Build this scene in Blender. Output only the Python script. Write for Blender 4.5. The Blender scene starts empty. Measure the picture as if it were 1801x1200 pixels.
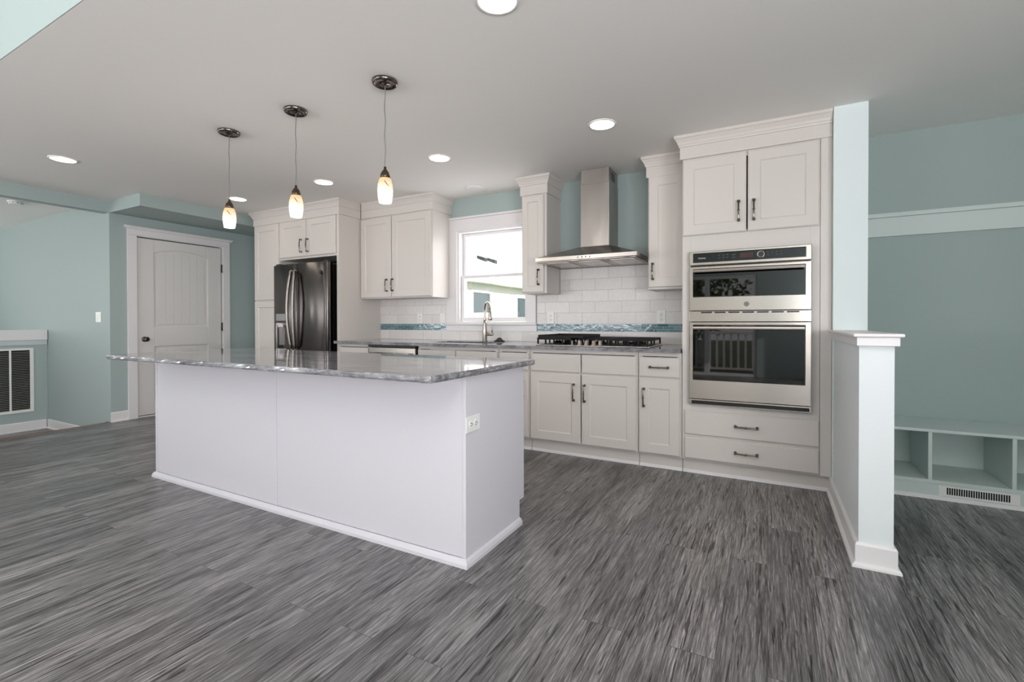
import bpy, math, random
from mathutils import Vector, Matrix

# ------------------------------------------------------------------ camera, world, daylight, exposure
S = bpy.context.scene
COL = S.collection
PI = math.pi

H_CAM, YAW, PITCH, ROLL = 1.1072, 0.49540, -0.00854, -0.00155
F_PX, CY_PX = 834.23, 573.71
cam = bpy.data.cameras.new('camera')
cam.sensor_width = 36.0
cam.lens = F_PX / 1801.0 * 36.0
cam.shift_y = (CY_PX - 600.0) / 1801.0
cam.clip_start = 0.05
cam_ob = bpy.data.objects.new('camera', cam)
COL.objects.link(cam_ob)
fwd = Vector((-math.sin(YAW) * math.cos(PITCH), math.cos(YAW) * math.cos(PITCH), math.sin(PITCH)))
rgt = Vector((math.cos(YAW), math.sin(YAW), 0))
upv = rgt.cross(fwd)
r2 = math.cos(ROLL) * rgt + math.sin(ROLL) * upv
u2 = -math.sin(ROLL) * rgt + math.cos(ROLL) * upv
M = Matrix((r2, u2, -fwd)).transposed().to_4x4()
M.translation = (0, 0, H_CAM)
cam_ob.matrix_world = M
S.camera = cam_ob

W = bpy.data.worlds.new('overcast_sky')
S.world = W
W.use_nodes = True
bg = W.node_tree.nodes['Background']
bg.inputs['Color'].default_value = (0.96, 0.965, 1.0, 1)
bg.inputs['Strength'].default_value = 2.2

def area(name, loc, rot, sx, sy, power, color):
    l = bpy.data.lights.new(name, 'AREA')
    l.shape = 'RECTANGLE'; l.size = sx; l.size_y = sy
    l.energy = power; l.color = color
    o = bpy.data.objects.new(name, l); COL.objects.link(o)
    o.location = loc; o.rotation_euler = rot
    return o
DAY = (1.0, 0.962, 0.985)
# daylight entering through the living-room windows behind the camera
UP = 1.28   # upward tilt added to brighten the ceiling, standing in for ground bounce
area('daylight_wide_window', (-4.3, -3.42, 1.25), (PI / 2 + UP, 0, 0), 3.3, 1.4, 250, DAY)
area('daylight_small_window', (1.42, -3.42, 1.25), (PI / 2 + UP, 0, 0), 1.3, 1.3, 225, DAY)
area('daylight_sunken_room', (-8.4, -3.42, 1.2), (PI / 2 + UP, 0, 0), 2.2, 1.4, 170, DAY)
area('daylight_clerestory', (-2.8, -3.42, 3.05), (PI / 2, 0, 0), 6.0, 0.7, 8, DAY)
area('daylight_side_window', (2.42, -1.5, 1.3), (PI / 2 + 0.8, 0, PI / 2), 2.2, 1.4, 310, DAY)
area('daylight_kitchen_window', (-2.565, 4.50, 1.6), (PI / 2, 0, PI), 0.85, 0.95, 14, DAY)
area('added_fill_far_left', (-10.57, -0.65, 1.3), (PI / 2 + 1.0, 0, -PI / 2), 2.9, 1.3, 65, DAY)  # added fill that brightens the sunken room's ceiling
sun = bpy.data.lights.new('sun', 'SUN'); sun.energy = 14.0; sun.angle = 0.01; sun.color = (1.0, 0.96, 0.9)
sun_ob = bpy.data.objects.new('sun', sun); COL.objects.link(sun_ob)
sun_ob.rotation_euler = Vector((0.84, 0.27, 0.46)).to_track_quat('Z', 'Y').to_euler()

S.view_settings.view_transform = 'Standard'
S.view_settings.look = 'None'
S.view_settings.gamma = 1.0
S.view_settings.use_curve_mapping = False
S.view_settings.exposure = -0.26
S.cycles.use_denoising = True
S.cycles.max_bounces = 10
S.cycles.diffuse_bounces = 6
S.cycles.glossy_bounces = 5
S.cycles.caustics_reflective = False
S.cycles.caustics_refractive = False

# ------------------------------------------------------------------ materials
def s2l(c):
    return tuple(((v / 255.0) / 12.92 if v <= 10 else (((v / 255.0) + 0.055) / 1.055) ** 2.4) for v in c) + (1,)

class NT:
    def __init__(self, name):
        self.m = bpy.data.materials.new(name); self.m.use_nodes = True
        self.t = self.m.node_tree; self.b = self.t.nodes['Principled BSDF']
        self.out = self.t.nodes['Material Output']
    def n(self, typ, **kw):
        nd = self.t.nodes.new(typ)
        for k, v in kw.items():
            if k.startswith('_'): nd.inputs[k[1:].replace('_', ' ')].default_value = v
            else: setattr(nd, k, v)
        return nd
    def l(self, a, b): self.t.links.new(a, b)
    def coord(self, scale=(1, 1, 1), loc=(0, 0, 0), rot=(0, 0, 0)):
        tc = self.n('ShaderNodeTexCoord'); mp = self.n('ShaderNodeMapping')
        mp.inputs['Scale'].default_value = scale; mp.inputs['Location'].default_value = loc
        mp.inputs['Rotation'].default_value = rot
        self.l(tc.outputs['Object'], mp.inputs['Vector']); return mp.outputs['Vector']
    def noise(self, vec, scale, detail=3, rough=0.5, dist=0.0):
        nd = self.n('ShaderNodeTexNoise'); nd.inputs['Scale'].default_value = scale
        nd.inputs['Detail'].default_value = detail; nd.inputs['Roughness'].default_value = rough
        nd.inputs['Distortion'].default_value = dist
        if vec is not None: self.l(vec, nd.inputs['Vector'])
        return nd
    def ramp(self, fac, stops):
        r = self.n('ShaderNodeValToRGB'); e = r.color_ramp.elements
        e[0].position, e[0].color = stops[0]; e[1].position, e[1].color = stops[1]
        for p, c in stops[2:]:
            x = e.new(p); x.color = c
        self.l(fac, r.inputs['Fac']); return r.outputs['Color']
    def mix(self, fac, a, b, typ='MIX'):
        m = self.n('ShaderNodeMix'); m.data_type = 'RGBA'; m.blend_type = typ
        for sock, v in ((m.inputs[0], fac), (m.inputs[6], a), (m.inputs[7], b)):
            if hasattr(v, 'is_linked'): self.l(v, sock)
            else: sock.default_value = v
        return m.outputs[2]
    def bump(self, h, strength=0.1, dist=0.01):
        b = self.n('ShaderNodeBump'); b.inputs['Strength'].default_value = strength
        b.inputs['Distance'].default_value = dist
        self.l(h, b.inputs['Height']); self.l(b.outputs['Normal'], self.b.inputs['Normal'])
    def set(self, **kw):
        for k, v in kw.items():
            s = self.b.inputs[k.replace('_', ' ')]
            if hasattr(v, 'is_linked'): self.l(v, s)
            else: s.default_value = v
        return self.m

def dim(c, f): return tuple(v * f for v in c[:3]) + (1,)

def paint(name, rgb, rough=0.5, grain=0.04, bump=0.05, scale=180):
    k = NT(name); c = s2l(rgb)
    v = k.coord()
    nz = k.noise(v, scale, 2)
    col = k.mix(nz.outputs['Fac'], dim(c, 1 - grain), dim(c, 1 + grain))
    k.set(Base_Color=col, Roughness=rough)
    k.bump(nz.outputs['Fac'], bump, 0.001)
    return k.m

def metal(name, rgb, rough=0.25, stretch=(1, 1, 90), var=0.06, metallic=1.0, bump=0.02, aniso=0.0, wobble=0.0):
    k = NT(name); c = s2l(rgb)
    v = k.coord(stretch)
    nz = k.noise(v, 14, 3, 0.6)
    col = k.mix(nz.outputs['Fac'], dim(c, 1 - var), dim(c, 1 + var))
    rr = k.n('ShaderNodeMapRange'); rr.inputs[3].default_value = rough * 0.85; rr.inputs[4].default_value = rough * 1.15
    k.l(nz.outputs['Fac'], rr.inputs[0])
    k.set(Base_Color=col, Metallic=metallic, Roughness=rr.outputs[0])
    k.bump(nz.outputs['Fac'], bump, 0.002)
    if wobble:   # thin sheet metal is never quite flat
        n2 = k.noise(k.coord((1.0, 1.0, 0.35)), 5.0, 1, 0.4)
        b2 = k.n('ShaderNodeBump'); b2.inputs['Strength'].default_value = wobble; b2.inputs['Distance'].default_value = 0.05
        k.l(n2.outputs['Fac'], b2.inputs['Height'])
        b1 = [x for x in k.t.nodes if x.bl_idname == 'ShaderNodeBump' and x != b2][0]
        k.l(b2.outputs['Normal'], b1.inputs['Normal'])
    if aniso:
        tg = k.n('ShaderNodeTangent', direction_type='RADIAL', axis='Z')
        k.l(tg.outputs[0], k.b.inputs['Tangent'])
        k.set(Anisotropic=aniso, Anisotropic_Rotation=0.25)
    return k.m

def plastic(name, rgb, rough=0.35, spec=0.5):
    k = NT(name); c = s2l(rgb)
    nz = k.noise(k.coord(), 60, 2)
    k.set(Base_Color=k.mix(nz.outputs['Fac'], dim(c, 0.97), dim(c, 1.03)), Roughness=rough)
    k.b.inputs['Specular IOR Level'].default_value = spec
    return k.m

def emit(name, rgb, strength):
    k = NT(name)
    nz = k.noise(k.coord(), 30, 1)
    c = s2l(rgb)
    col = k.mix(nz.outputs['Fac'], dim(c, 0.98), dim(c, 1.02))
    k.set(Base_Color=c, Emission_Color=col, Emission_Strength=strength, Roughness=0.4)
    return k.m

def glass(name, tint=(1, 1, 1, 1), refl=0.08):
    k = NT(name)
    tr = k.n('ShaderNodeBsdfTransparent'); tr.inputs['Color'].default_value = tint
    gl = k.n('ShaderNodeBsdfGlossy'); gl.inputs['Roughness'].default_value = 0.02
    nz = k.noise(k.coord(), 3, 1)
    fr = k.n('ShaderNodeMapRange'); fr.inputs[3].default_value = refl * 0.8; fr.inputs[4].default_value = refl * 1.2
    k.l(nz.outputs['Fac'], fr.inputs[0])
    ms = k.n('ShaderNodeMixShader')
    k.l(fr.outputs[0], ms.inputs[0]); k.l(tr.outputs[0], ms.inputs[1]); k.l(gl.outputs[0], ms.inputs[2])
    k.l(ms.outputs[0], k.out.inputs['Surface'])
    return k.m

M_CEIL = paint('ceiling_paint', (240, 238, 234), 0.9, 0.02, 0.03)
M_TEAL = paint('teal_wall_paint', (165, 180, 178), 0.7, 0.03, 0.04, 140)
M_TRIM = paint('white_trim_paint', (230, 228, 229), 0.4, 0.015, 0.02)
M_CAB = paint('cabinet_paint', (211, 205, 200), 0.38, 0.015, 0.02)
M_ISL = paint('island_paint', (214, 212, 218), 0.42, 0.015, 0.02)
M_DOOR = paint('door_paint', (222, 220, 218), 0.45, 0.015, 0.02)
M_BAND = paint('pale_rail_paint', (206, 217, 214), 0.5, 0.015, 0.02)
M_INSIDE = paint('cabinet_interior', (120, 112, 102), 0.7)
M_PLATE = plastic('white_plastic', (236, 236, 233), 0.3)
M_SLOT = plastic('dark_slot', (40, 40, 40), 0.5)
M_STEEL = metal('brushed_stainless', (198, 189, 182), 0.22, (1, 90, 90), 0.05, aniso=0.7)
M_STEELV = metal('brushed_stainless_hood', (158, 152, 147), 0.26, (1, 60, 60), 0.06, aniso=0.96, wobble=0.35)
M_SLATE = metal('dark_stainless', (104, 100, 98), 0.23, (1, 60, 60), 0.06, aniso=0.96, wobble=0.2)
M_NICKEL = metal('polished_nickel', (118, 110, 103), 0.16, (1, 1, 1), 0.05)
M_BRUSH = metal('brushed_nickel', (168, 160, 150), 0.28, (1, 1, 1), 0.05)
M_BRONZE = metal('dark_bronze', (98, 86, 76), 0.3, (1, 1, 1), 0.08)
M_BLACK = plastic('black_enamel', (16, 16, 17), 0.35)
M_IRON = plastic('cast_iron', (11, 11, 12), 0.5, 0.25)
M_BGLASS = plastic('black_glass', (3, 3, 3), 0.02, 0.62)
M_DISPLAY = plastic('dim_red_display', (62, 24, 26), 0.2)
M_GREY = plastic('grey_badge', (120, 120, 118), 0.3)
M_LAMP = emit('lamp_disc', (255, 244, 228), 14.0)
M_GLASS = glass('window_glass')
M_NGLASS = plastic('neighbour_glass', (40, 58, 60), 0.2, 0.15)
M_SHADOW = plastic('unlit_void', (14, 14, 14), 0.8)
M_ORANGE = paint('raw_wood_edge', (150, 98, 58), 0.6, 0.15, 0.05, 30)

def floor_mat(name='grey_plank_floor'):
    k = NT(name)
    v = k.coord(rot=(0, 0, PI / 2))
    br = k.n('ShaderNodeTexBrick'); k.l(v, br.inputs['Vector'])
    br.offset = 0.37; br.offset_frequency = 2
    br.inputs['Scale'].default_value = 1.0
    br.inputs['Brick Width'].default_value = 1.22; br.inputs['Row Height'].default_value = 0.152
    br.inputs['Mortar Size'].default_value = 0.0012; br.inputs['Mortar Smooth'].default_value = 0.3
    br.inputs['Color1'].default_value = (0, 0, 0, 1); br.inputs['Color2'].default_value = (1, 1, 1, 1)
    br.inputs['Mortar'].default_value = (0.5, 0.5, 0.5, 1)
    # each plank gets its own slice of the grain
    off = k.n('ShaderNodeVectorMath', operation='MULTIPLY'); k.l(br.outputs['Color'], off.inputs[0])
    off.inputs[1].default_value = (7.0, 13.0, 19.0)
    base = k.n('ShaderNodeVectorMath', operation='ADD'); k.l(v, base.inputs[0]); k.l(off.outputs[0], base.inputs[1])
    def stretched(sc):
        mp = k.n('ShaderNodeMapping'); mp.inputs['Scale'].default_value = sc
        k.l(base.outputs[0], mp.inputs['Vector']); return mp.outputs['Vector']
    fine = k.noise(stretched((2.6, 78, 1)), 2.4, 7, 0.74, 0.5)
    broad = k.noise(stretched((0.9, 7.5, 1)), 1.6, 4, 0.6, 1.4)
    flecks = k.noise(stretched((2.6, 46, 1)), 1.7, 2, 0.5, 0.6)
    wv = k.n('ShaderNodeTexWave', wave_type='BANDS', bands_direction='Y')
    k.l(stretched((0.55, 3.0, 1)), wv.inputs['Vector'])
    wv.inputs['Scale'].default_value = 5.5; wv.inputs['Distortion'].default_value = 14.0
    wv.inputs['Detail'].default_value = 3.0; wv.inputs['Detail Scale'].default_value = 1.1
    g = k.ramp(fine.outputs['Fac'], [(0.33, s2l((34, 32, 32))), (0.66, s2l((196, 193, 194))), (0.5, s2l((102, 99, 99)))])
    b2 = k.ramp(broad.outputs['Fac'], [(0.34, s2l((58, 55, 55))), (0.66, s2l((176, 173, 174)))])
    c = k.mix(0.45, g, b2)
    w2 = k.ramp(wv.outputs['Fac'], [(0.0, (0.42, 0.42, 0.42, 1)), (0.5, (1, 1, 1, 1))])
    c = k.mix(0.55, c, w2, 'MULTIPLY')
    f2 = k.ramp(flecks.outputs['Fac'], [(0.345, (0.06, 0.06, 0.06, 1)), (0.395, (1, 1, 1, 1))])
    c = k.mix(0.8, c, f2, 'MULTIPLY')
    tone = k.ramp(br.outputs['Color'], [(0.0, (0.68, 0.68, 0.69, 1)), (1.0, (1.06, 1.05, 1.05, 1))])
    c = k.mix(1.0, c, tone, 'MULTIPLY')
    c = k.mix(br.outputs['Fac'], c, (0.05, 0.05, 0.05, 1))
    rr = k.n('ShaderNodeMapRange'); rr.inputs[3].default_value = 0.38; rr.inputs[4].default_value = 0.27
    k.l(fine.outputs['Fac'], rr.inputs[0])
    k.set(Base_Color=c, Roughness=rr.outputs[0])
    k.b.inputs['Specular IOR Level'].default_value = 0.5
    k.bump(fine.outputs['Fac'], 0.12, 0.002)
    return k.m
M_FLOOR = floor_mat()

def granite_mat():
    k = NT('grey_granite')
    v = k.coord((1.0, 5.0, 3.0), rot=(0, 0, 0.25))
    n1 = k.noise(v, 2.2, 8, 0.65, 1.6)
    n2 = k.noise(k.coord((1, 1.5, 1.5)), 34, 5, 0.7, 0.5)
    a = k.ramp(n1.outputs['Fac'], [(0.30, s2l((62, 62, 66))), (0.72, s2l((196, 196, 200))), (0.48, s2l((112, 112, 116)))])
    b = k.ramp(n2.outputs['Fac'], [(0.3, s2l((70, 70, 74))), (0.7, s2l((186, 186, 190)))])
    c = k.mix(0.35, a, b)
    rr = k.n('ShaderNodeMapRange'); rr.inputs[3].default_value = 0.03; rr.inputs[4].default_value = 0.06
    k.l(n2.outputs['Fac'], rr.inputs[0])
    k.set(Base_Color=c, Roughness=rr.outputs[0])
    k.bump(n2.outputs['Fac'], 0.006, 0.001)
    return k.m
M_GRANITE = granite_mat()

def tile_mat():
    k = NT('white_wall_tile')
    tc = k.n('ShaderNodeTexCoord'); sp = k.n('ShaderNodeSeparateXYZ'); cb = k.n('ShaderNodeCombineXYZ')
    k.l(tc.outputs['Object'], sp.inputs[0]); k.l(sp.outputs['X'], cb.inputs['X']); k.l(sp.outputs['Z'], cb.inputs['Y'])
    br = k.n('ShaderNodeTexBrick'); k.l(cb.outputs[0], br.inputs['Vector'])
    br.offset = 0.5
    br.inputs['Scale'].default_value = 1.0
    br.inputs['Brick Width'].default_value = 0.2545; br.inputs['Row Height'].default_value = 0.1065
    br.inputs['Mortar Size'].default_value = 0.0016; br.inputs['Mortar Smooth'].default_value = 0.2
    br.inputs['Color1'].default_value = s2l((222, 218, 216)); br.inputs['Color2'].default_value = s2l((230, 227, 225))
    br.inputs['Mortar'].default_value = s2l((176, 172, 170))
    vn = k.noise(cb.outputs[0], 9, 6, 0.7, 2.5)
    vein = k.ramp(vn.outputs['Fac'], [(0.42, (1, 1, 1, 1)), (0.5, (0.9, 0.9, 0.9, 1)), (0.58, (1, 1, 1, 1))])
    k.set(Base_Color=k.mix(0.7, br.outputs['Color'], vein, 'MULTIPLY'), Roughness=0.28)
    inv = k.n('ShaderNodeMath', operation='SUBTRACT'); inv.inputs[0].default_value = 1.0
    k.l(br.outputs['Fac'], inv.inputs[1]); k.bump(inv.outputs[0], 0.35, 0.002)
    return k.m
M_TILE = tile_mat()

def mosaic_mat():
    k = NT('teal_glass_mosaic')
    tc = k.n('ShaderNodeTexCoord'); sp = k.n('ShaderNodeSeparateXYZ'); cb = k.n('ShaderNodeCombineXYZ')
    k.l(tc.outputs['Object'], sp.inputs[0]); k.l(sp.outputs['X'], cb.inputs['X']); k.l(sp.outputs['Z'], cb.inputs['Y'])
    br = k.n('ShaderNodeTexBrick'); k.l(cb.outputs[0], br.inputs['Vector'])
    br.offset = 0.5; br.inputs['Scale'].default_value = 1.0
    br.inputs['Brick Width'].default_value = 0.098; br.inputs['Row Height'].default_value = 0.02333
    br.inputs['Mortar Size'].default_value = 0.0014; br.inputs['Mortar Smooth'].default_value = 0.3
    br.inputs['Color1'].default_value = s2l((62, 100, 108)); br.inputs['Color2'].default_value = s2l((112, 150, 157))
    br.inputs['Mortar'].default_value = s2l((190, 200, 200))
    k.set(Base_Color=br.outputs['Color'], Roughness=0.08)
    nz = k.noise(cb.outputs[0], 26, 2)
    h = k.n('ShaderNodeMath', operation='SUBTRACT'); k.l(nz.outputs['Fac'], h.inputs[0]); k.l(br.outputs['Fac'], h.inputs[1])
    k.bump(h.outputs[0], 0.4, 0.003)
    return k.m
M_MOSAIC = mosaic_mat()

def shade_mat():
    k = NT('lit_art_glass_shade')
    n1 = k.noise(k.coord((1, 1, 0.6)), 26, 2, 0.5, 1.2)
    tc = k.n('ShaderNodeTexCoord'); sp = k.n('ShaderNodeSeparateXYZ'); k.l(tc.outputs['Object'], sp.inputs[0])
    mr = k.n('ShaderNodeMapRange'); mr.inputs[1].default_value = -0.635; mr.inputs[2].default_value = -0.552
    mr.inputs[3].default_value = 0.0; mr.inputs[4].default_value = 0.75
    k.l(sp.outputs['Z'], mr.inputs[0])
    ad = k.n('ShaderNodeMath', operation='MULTIPLY_ADD'); k.l(n1.outputs['Fac'], ad.inputs[0]); ad.inputs[1].default_value = 0.5; k.l(mr.outputs[0], ad.inputs[2])
    c = k.ramp(ad.outputs[0], [(0.34, s2l((255, 247, 236))), (0.95, s2l((236, 178, 110)))])
    k.set(Base_Color=s2l((150, 140, 128)), Emission_Color=c, Emission_Strength=1.15, Roughness=0.15)
    return k.m
M_SHADE = shade_mat()

def leaf_mat():
    k = NT('green_leaves')
    n1 = k.noise(k.coord(), 5, 3)
    k.set(Base_Color=k.ramp(n1.outputs['Fac'], [(0.3, s2l((44, 70, 30))), (0.7, s2l((128, 150, 70)))]), Roughness=0.6)
    return k.m
M_LEAF = leaf_mat()
M_BARK = paint('bark', (92, 76, 62), 0.9, 0.2, 0.3, 20)
M_GRASS = paint('lawn_green', (58, 72, 44), 0.9, 0.25, 0.2, 12)
M_SIDING = paint('pale_siding', (238, 238, 230), 0.7, 0.02, 0.02)
M_DECK = paint('deck_boards', (120, 92, 80), 0.7, 0.12, 0.1, 8)
def shingle_mat():
    k = NT('pale_roof_shingles')
    br = k.n('ShaderNodeTexBrick'); k.l(k.coord(rot=(0, 0, PI / 2)), br.inputs['Vector'])
    br.inputs['Scale'].default_value = 1.0; br.inputs['Brick Width'].default_value = 0.4; br.inputs['Row Height'].default_value = 0.16
    br.inputs['Mortar Size'].default_value = 0.01
    br.inputs['Color1'].default_value = s2l((222, 218, 210)); br.inputs['Color2'].default_value = s2l((244, 240, 234))
    br.inputs['Mortar'].default_value = s2l((190, 184, 176))
    k.set(Base_Color=br.outputs['Color'], Roughness=0.9)
    return k.m
M_SHINGLE = shingle_mat()

# ------------------------------------------------------------------ mesh helpers
ORG = {}
def origin_of(p):
    while p is not None:
        if p.name in ORG: return ORG[p.name]
        p = p.parent
    return Vector((0, 0, 0))

class MB:
    def __init__(self): self.v = []; self.f = []; self.s = []
    def add(self, vs, fs, smooth=False):
        n = len(self.v); self.v += [tuple(p) for p in vs]
        for f in fs: self.f.append(tuple(i + n for i in f)); self.s.append(smooth)
        return self
    def box(self, x0, x1, y0, y1, z0, z1):
        vs = [(x, y, z) for z in (z0, z1) for y in (y0, y1) for x in (x0, x1)]
        return self.add(vs, [(0, 2, 3, 1), (4, 5, 7, 6), (0, 1, 5, 4), (2, 6, 7, 3), (0, 4, 6, 2), (1, 3, 7, 5)])
    def rings(self, rs, cap0=True, cap1=True, smooth=False, closed=True):
        n = len(rs[0]); vs = [p for r in rs for p in r]; fs = []
        for i in range(len(rs) - 1):
            for j in range(n if closed else n - 1):
                a, b = i * n + j, i * n + (j + 1) % n
                fs.append((a, b, b + n, a + n))
        self.add(vs, fs, smooth)
        k = len(self.v) - len(vs)
        if cap0: self.f.append(tuple(k + j for j in reversed(range(n)))); self.s.append(False)
        if cap1: self.f.append(tuple(k + (len(rs) - 1) * n + j for j in range(n))); self.s.append(False)
        return self
    def lathe(self, c, prof, seg=24, axis='z', smooth=True, cap=True):
        rs = []
        for r, h in prof:
            ring = []
            for j in range(seg):
                a = 2 * PI * j / seg; p, q = r * math.cos(a), r * math.sin(a)
                if axis == 'z': ring.append((c[0] + p, c[1] + q, c[2] + h))
                elif axis == 'y': ring.append((c[0] - p, c[1] + h, c[2] + q))
                else: ring.append((c[0] + h, c[1] + p, c[2] + q))
            rs.append(ring)
        return self.rings(rs, cap, cap, smooth)
    def tube(self, pts, r, seg=10, smooth=True):
        P = [Vector(p) for p in pts]; n = len(P); rs = []
        rad = r if isinstance(r, (list, tuple)) else [r] * n
        up = None
        for i in range(n):
            t = (P[min(i + 1, n - 1)] - P[max(i - 1, 0)]).normalized()
            if up is None: up = Vector((0, 0, 1)) if abs(t.z) < 0.9 else Vector((1, 0, 0))
            a = t.cross(up).normalized(); b = a.cross(t).normalized(); up = b
            rs.append([tuple(P[i] + rad[i] * (math.cos(2 * PI * j / seg) * a + math.sin(2 * PI * j / seg) * b)) for j in range(seg)])
        return self.rings(rs, True, True, smooth)
    def build(self, name, mat, parent=None, bevel=0.0, segs=2, kind=None):
        o0 = origin_of(parent)
        me = bpy.data.meshes.new(name)
        me.from_pydata([(p[0] - o0.x, p[1] - o0.y, p[2] - o0.z) for p in self.v], [], self.f)
        for i, p in enumerate(me.polygons): p.use_smooth = self.s[i]
        me.update()
        import bmesh
        b = bmesh.new(); b.from_mesh(me); bmesh.ops.recalc_face_normals(b, faces=b.faces[:]); b.to_mesh(me); b.free()
        me.materials.append(mat)
        o = bpy.data.objects.new(name, me); COL.objects.link(o)
        if parent is not None: o.parent = parent
        if bevel > 0:
            md = o.modifiers.new('edge', 'BEVEL'); md.width = bevel; md.segments = segs
            md.limit_method = 'ANGLE'; md.angle_limit = math.radians(40)
        if kind: o['kind'] = kind
        return o

def tag(o, label, cat, group=None):
    o['label'] = label; o['category'] = cat
    if group: o['group'] = group
    return o

def thing(name, loc, label, cat, group=None):
    o = bpy.data.objects.new(name, None); COL.objects.link(o)
    o.empty_display_size = 0.1
    o.location = loc; ORG[o.name] = Vector(loc)
    return tag(o, label, cat, group)

def dup(root, loc, label, group=None):
    r = root.copy(); COL.objects.link(r); r.location = loc; ORG[r.name] = Vector(loc)
    r['label'] = label
    if group: r['group'] = group
    for ch in list(root.children):
        c = ch.copy(); COL.objects.link(c); c.parent = r
        for g in list(ch.children):
            d = g.copy(); COL.objects.link(d); d.parent = c
    return r

def struct(mb, name, mat, bevel=0.0): return mb.build(name, mat, None, bevel, kind='structure')

# ------------------------------------------------------------------ measures
ZC = 2.4535                 # kitchen ceiling
BW = 4.297                  # back wall face
LX = -6.42                  # wall with the door
SWY = 2.508                 # wall with the switch
SUNK = -0.235               # sunken room floor
YD, YF = 3.63, 3.65         # door fronts / face frames of the deep cabinets
YU, YUF = 3.955, 3.975      # the same for the wall cabinets
REAR = -3.40                # living-room rear wall
RX = 2.4                    # right wall
VY = 0.904                  # where the kitchen ceiling ends
ZV = 3.6                    # living-room ceiling

# ------------------------------------------------------------------ structure
struct(MB().box(LX, RX, REAR, BW, -0.05, 0), 'floor', M_FLOOR)
struct(MB().box(-10.6, LX - 0.03, REAR, SWY, SUNK - 0.05, SUNK), 'floor_sunken', M_FLOOR)
struct(MB().box(LX - 0.03, LX - 0.001, REAR, SWY - 0.03, SUNK, 0.0015), 'trim_floor_edge', M_ORANGE)
struct(MB().box(LX - 0.7, RX + 0.2, VY, BW + 0.15, ZC, ZC + 0.12), 'ceiling', M_CEIL)
struct(MB().box(-10.6, LX - 0.13, REAR, SWY, ZC + 0.006, ZC + 0.12), 'ceiling_sunken', M_CEIL)
struct(MB().box(LX - 0.3, RX + 0.2, REAR - 0.1, VY + 0.1, ZV, ZV + 0.1), 'ceiling_living', M_CEIL)
# upstand between the two ceilings, and the sides of the high part
struct(MB().box(LX, RX, VY - 0.004, VY - 0.001, ZC, ZV), 'wall_upstand', M_TEAL)
# back wall with the window opening
WX0, WX1, WZ0, WZ1 = -3.0, -2.135, 1.10, 2.10
mb = MB()
mb.box(LX - 0.12, WX0, BW, BW + 0.15, 0, ZC).box(WX1, RX, BW, BW + 0.15, 0, ZC)
mb.box(WX0, WX1, BW, BW + 0.15, 0, WZ0).box(WX0, WX1, BW, BW + 0.15, WZ1, ZC)
struct(mb, 'wall_back', M_TEAL)
# left wall with the door opening
DY0, DY1, DZ = 2.772, 3.73, 2.10
mb = MB()
mb.box(LX - 0.12, LX, SWY, DY0 - 0.02, 0, ZC).box(LX - 0.12, LX, DY1 + 0.02, BW, 0, ZC).box(LX - 0.12, LX, DY0 - 0.02, DY1 + 0.02, DZ + 0.02, ZC)
struct(mb, 'wall_left', M_TEAL)
struct(MB().box(-10.6, LX - 0.12, SWY, SWY + 0.12, SUNK, ZC + 0.006), 'wall_switch', M_TEAL)
struct(MB().box(LX - 0.12, LX, REAR, SWY, 2.325, ZV), 'wall_header', M_TEAL)
struct(MB().box(LX, -5.748, SWY, BW, 2.325, ZC), 'ceiling_soffit', M_TEAL)
mb = MB().box(-10.7, -10.6, REAR, -2.2, SUNK, ZC + 0.1).box(-10.7, -10.6, 0.9, SWY, SUNK, ZC + 0.1)
mb.box(-10.7, -10.6, -2.2, 0.9, SUNK, 0.6).box(-10.7, -10.6, -2.2, 0.9, 2.1, ZC + 0.1)
struct(mb, 'wall_far_left', M_TEAL)
mb = MB().box(-10.68, -10.62, -2.2, 0.9, 0.6, 0.65).box(-10.68, -10.62, -2.2, 0.9, 2.05, 2.1)
for y in (-2.2, -1.19, -0.17, 0.85): mb.box(-10.68, -10.62, y, y + 0.05, 0.65, 2.05)
struct(mb, 'window_7_added', M_TRIM)  # unseen window, added as an opening for the far-left fill light
struct(MB().box(RX, RX + 0.12, REAR, -2.65, 0, ZV).box(RX, RX + 0.12, -0.35, BW, 0, ZV).box(RX, RX + 0.12, -2.65, -0.35, 0, 0.55).box(RX, RX + 0.12, -2.65, -0.35, 2.25, ZV), 'wall_right', M_TEAL)
mb = MB().box(RX + 0.02, RX + 0.075, -2.65, -0.35, 0.55, 0.60).box(RX + 0.02, RX + 0.075, -2.65, -0.35, 2.20, 2.25)
for y in (-2.65, -1.525, -0.40): mb.box(RX + 0.02, RX + 0.075, y, y + 0.05, 0.60, 2.20)
struct(mb, 'window_6', M_TRIM)
# rear wall: patio door, two windows, clerestory, sunken-room window
def wall_with_holes(name, x0, x1, y0, y1, z0, z1, holes, mat):
    xs = sorted({x0, x1} | {h[0] for h in holes} | {h[1] for h in holes})
    mb = MB()
    for a, b in zip(xs, xs[1:]):
        zz = sorted([(h[2], h[3]) for h in holes if h[0] <= a and h[1] >= b])
        lo = z0
        for p, q in zz:
            if p > lo: mb.box(a, b, y0, y1, lo, p)
            lo = q
        if lo < z1: mb.box(a, b, y0, y1, lo, z1)
    return struct(mb, name, mat)
HOLES = [(-9.5, -7.3, 0.5, 2.1), (-5.95, -2.65, 0.6, 2.3), (-2.05, -0.20, 0.0, 2.05), (0.77, 2.07, 0.65, 2.15), (-5.8, 0.2, 2.7, 3.4)]
wall_with_holes('wall_rear', -10.6, RX, REAR - 0.12, REAR, SUNK, ZV, HOLES, M_TEAL)
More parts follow.
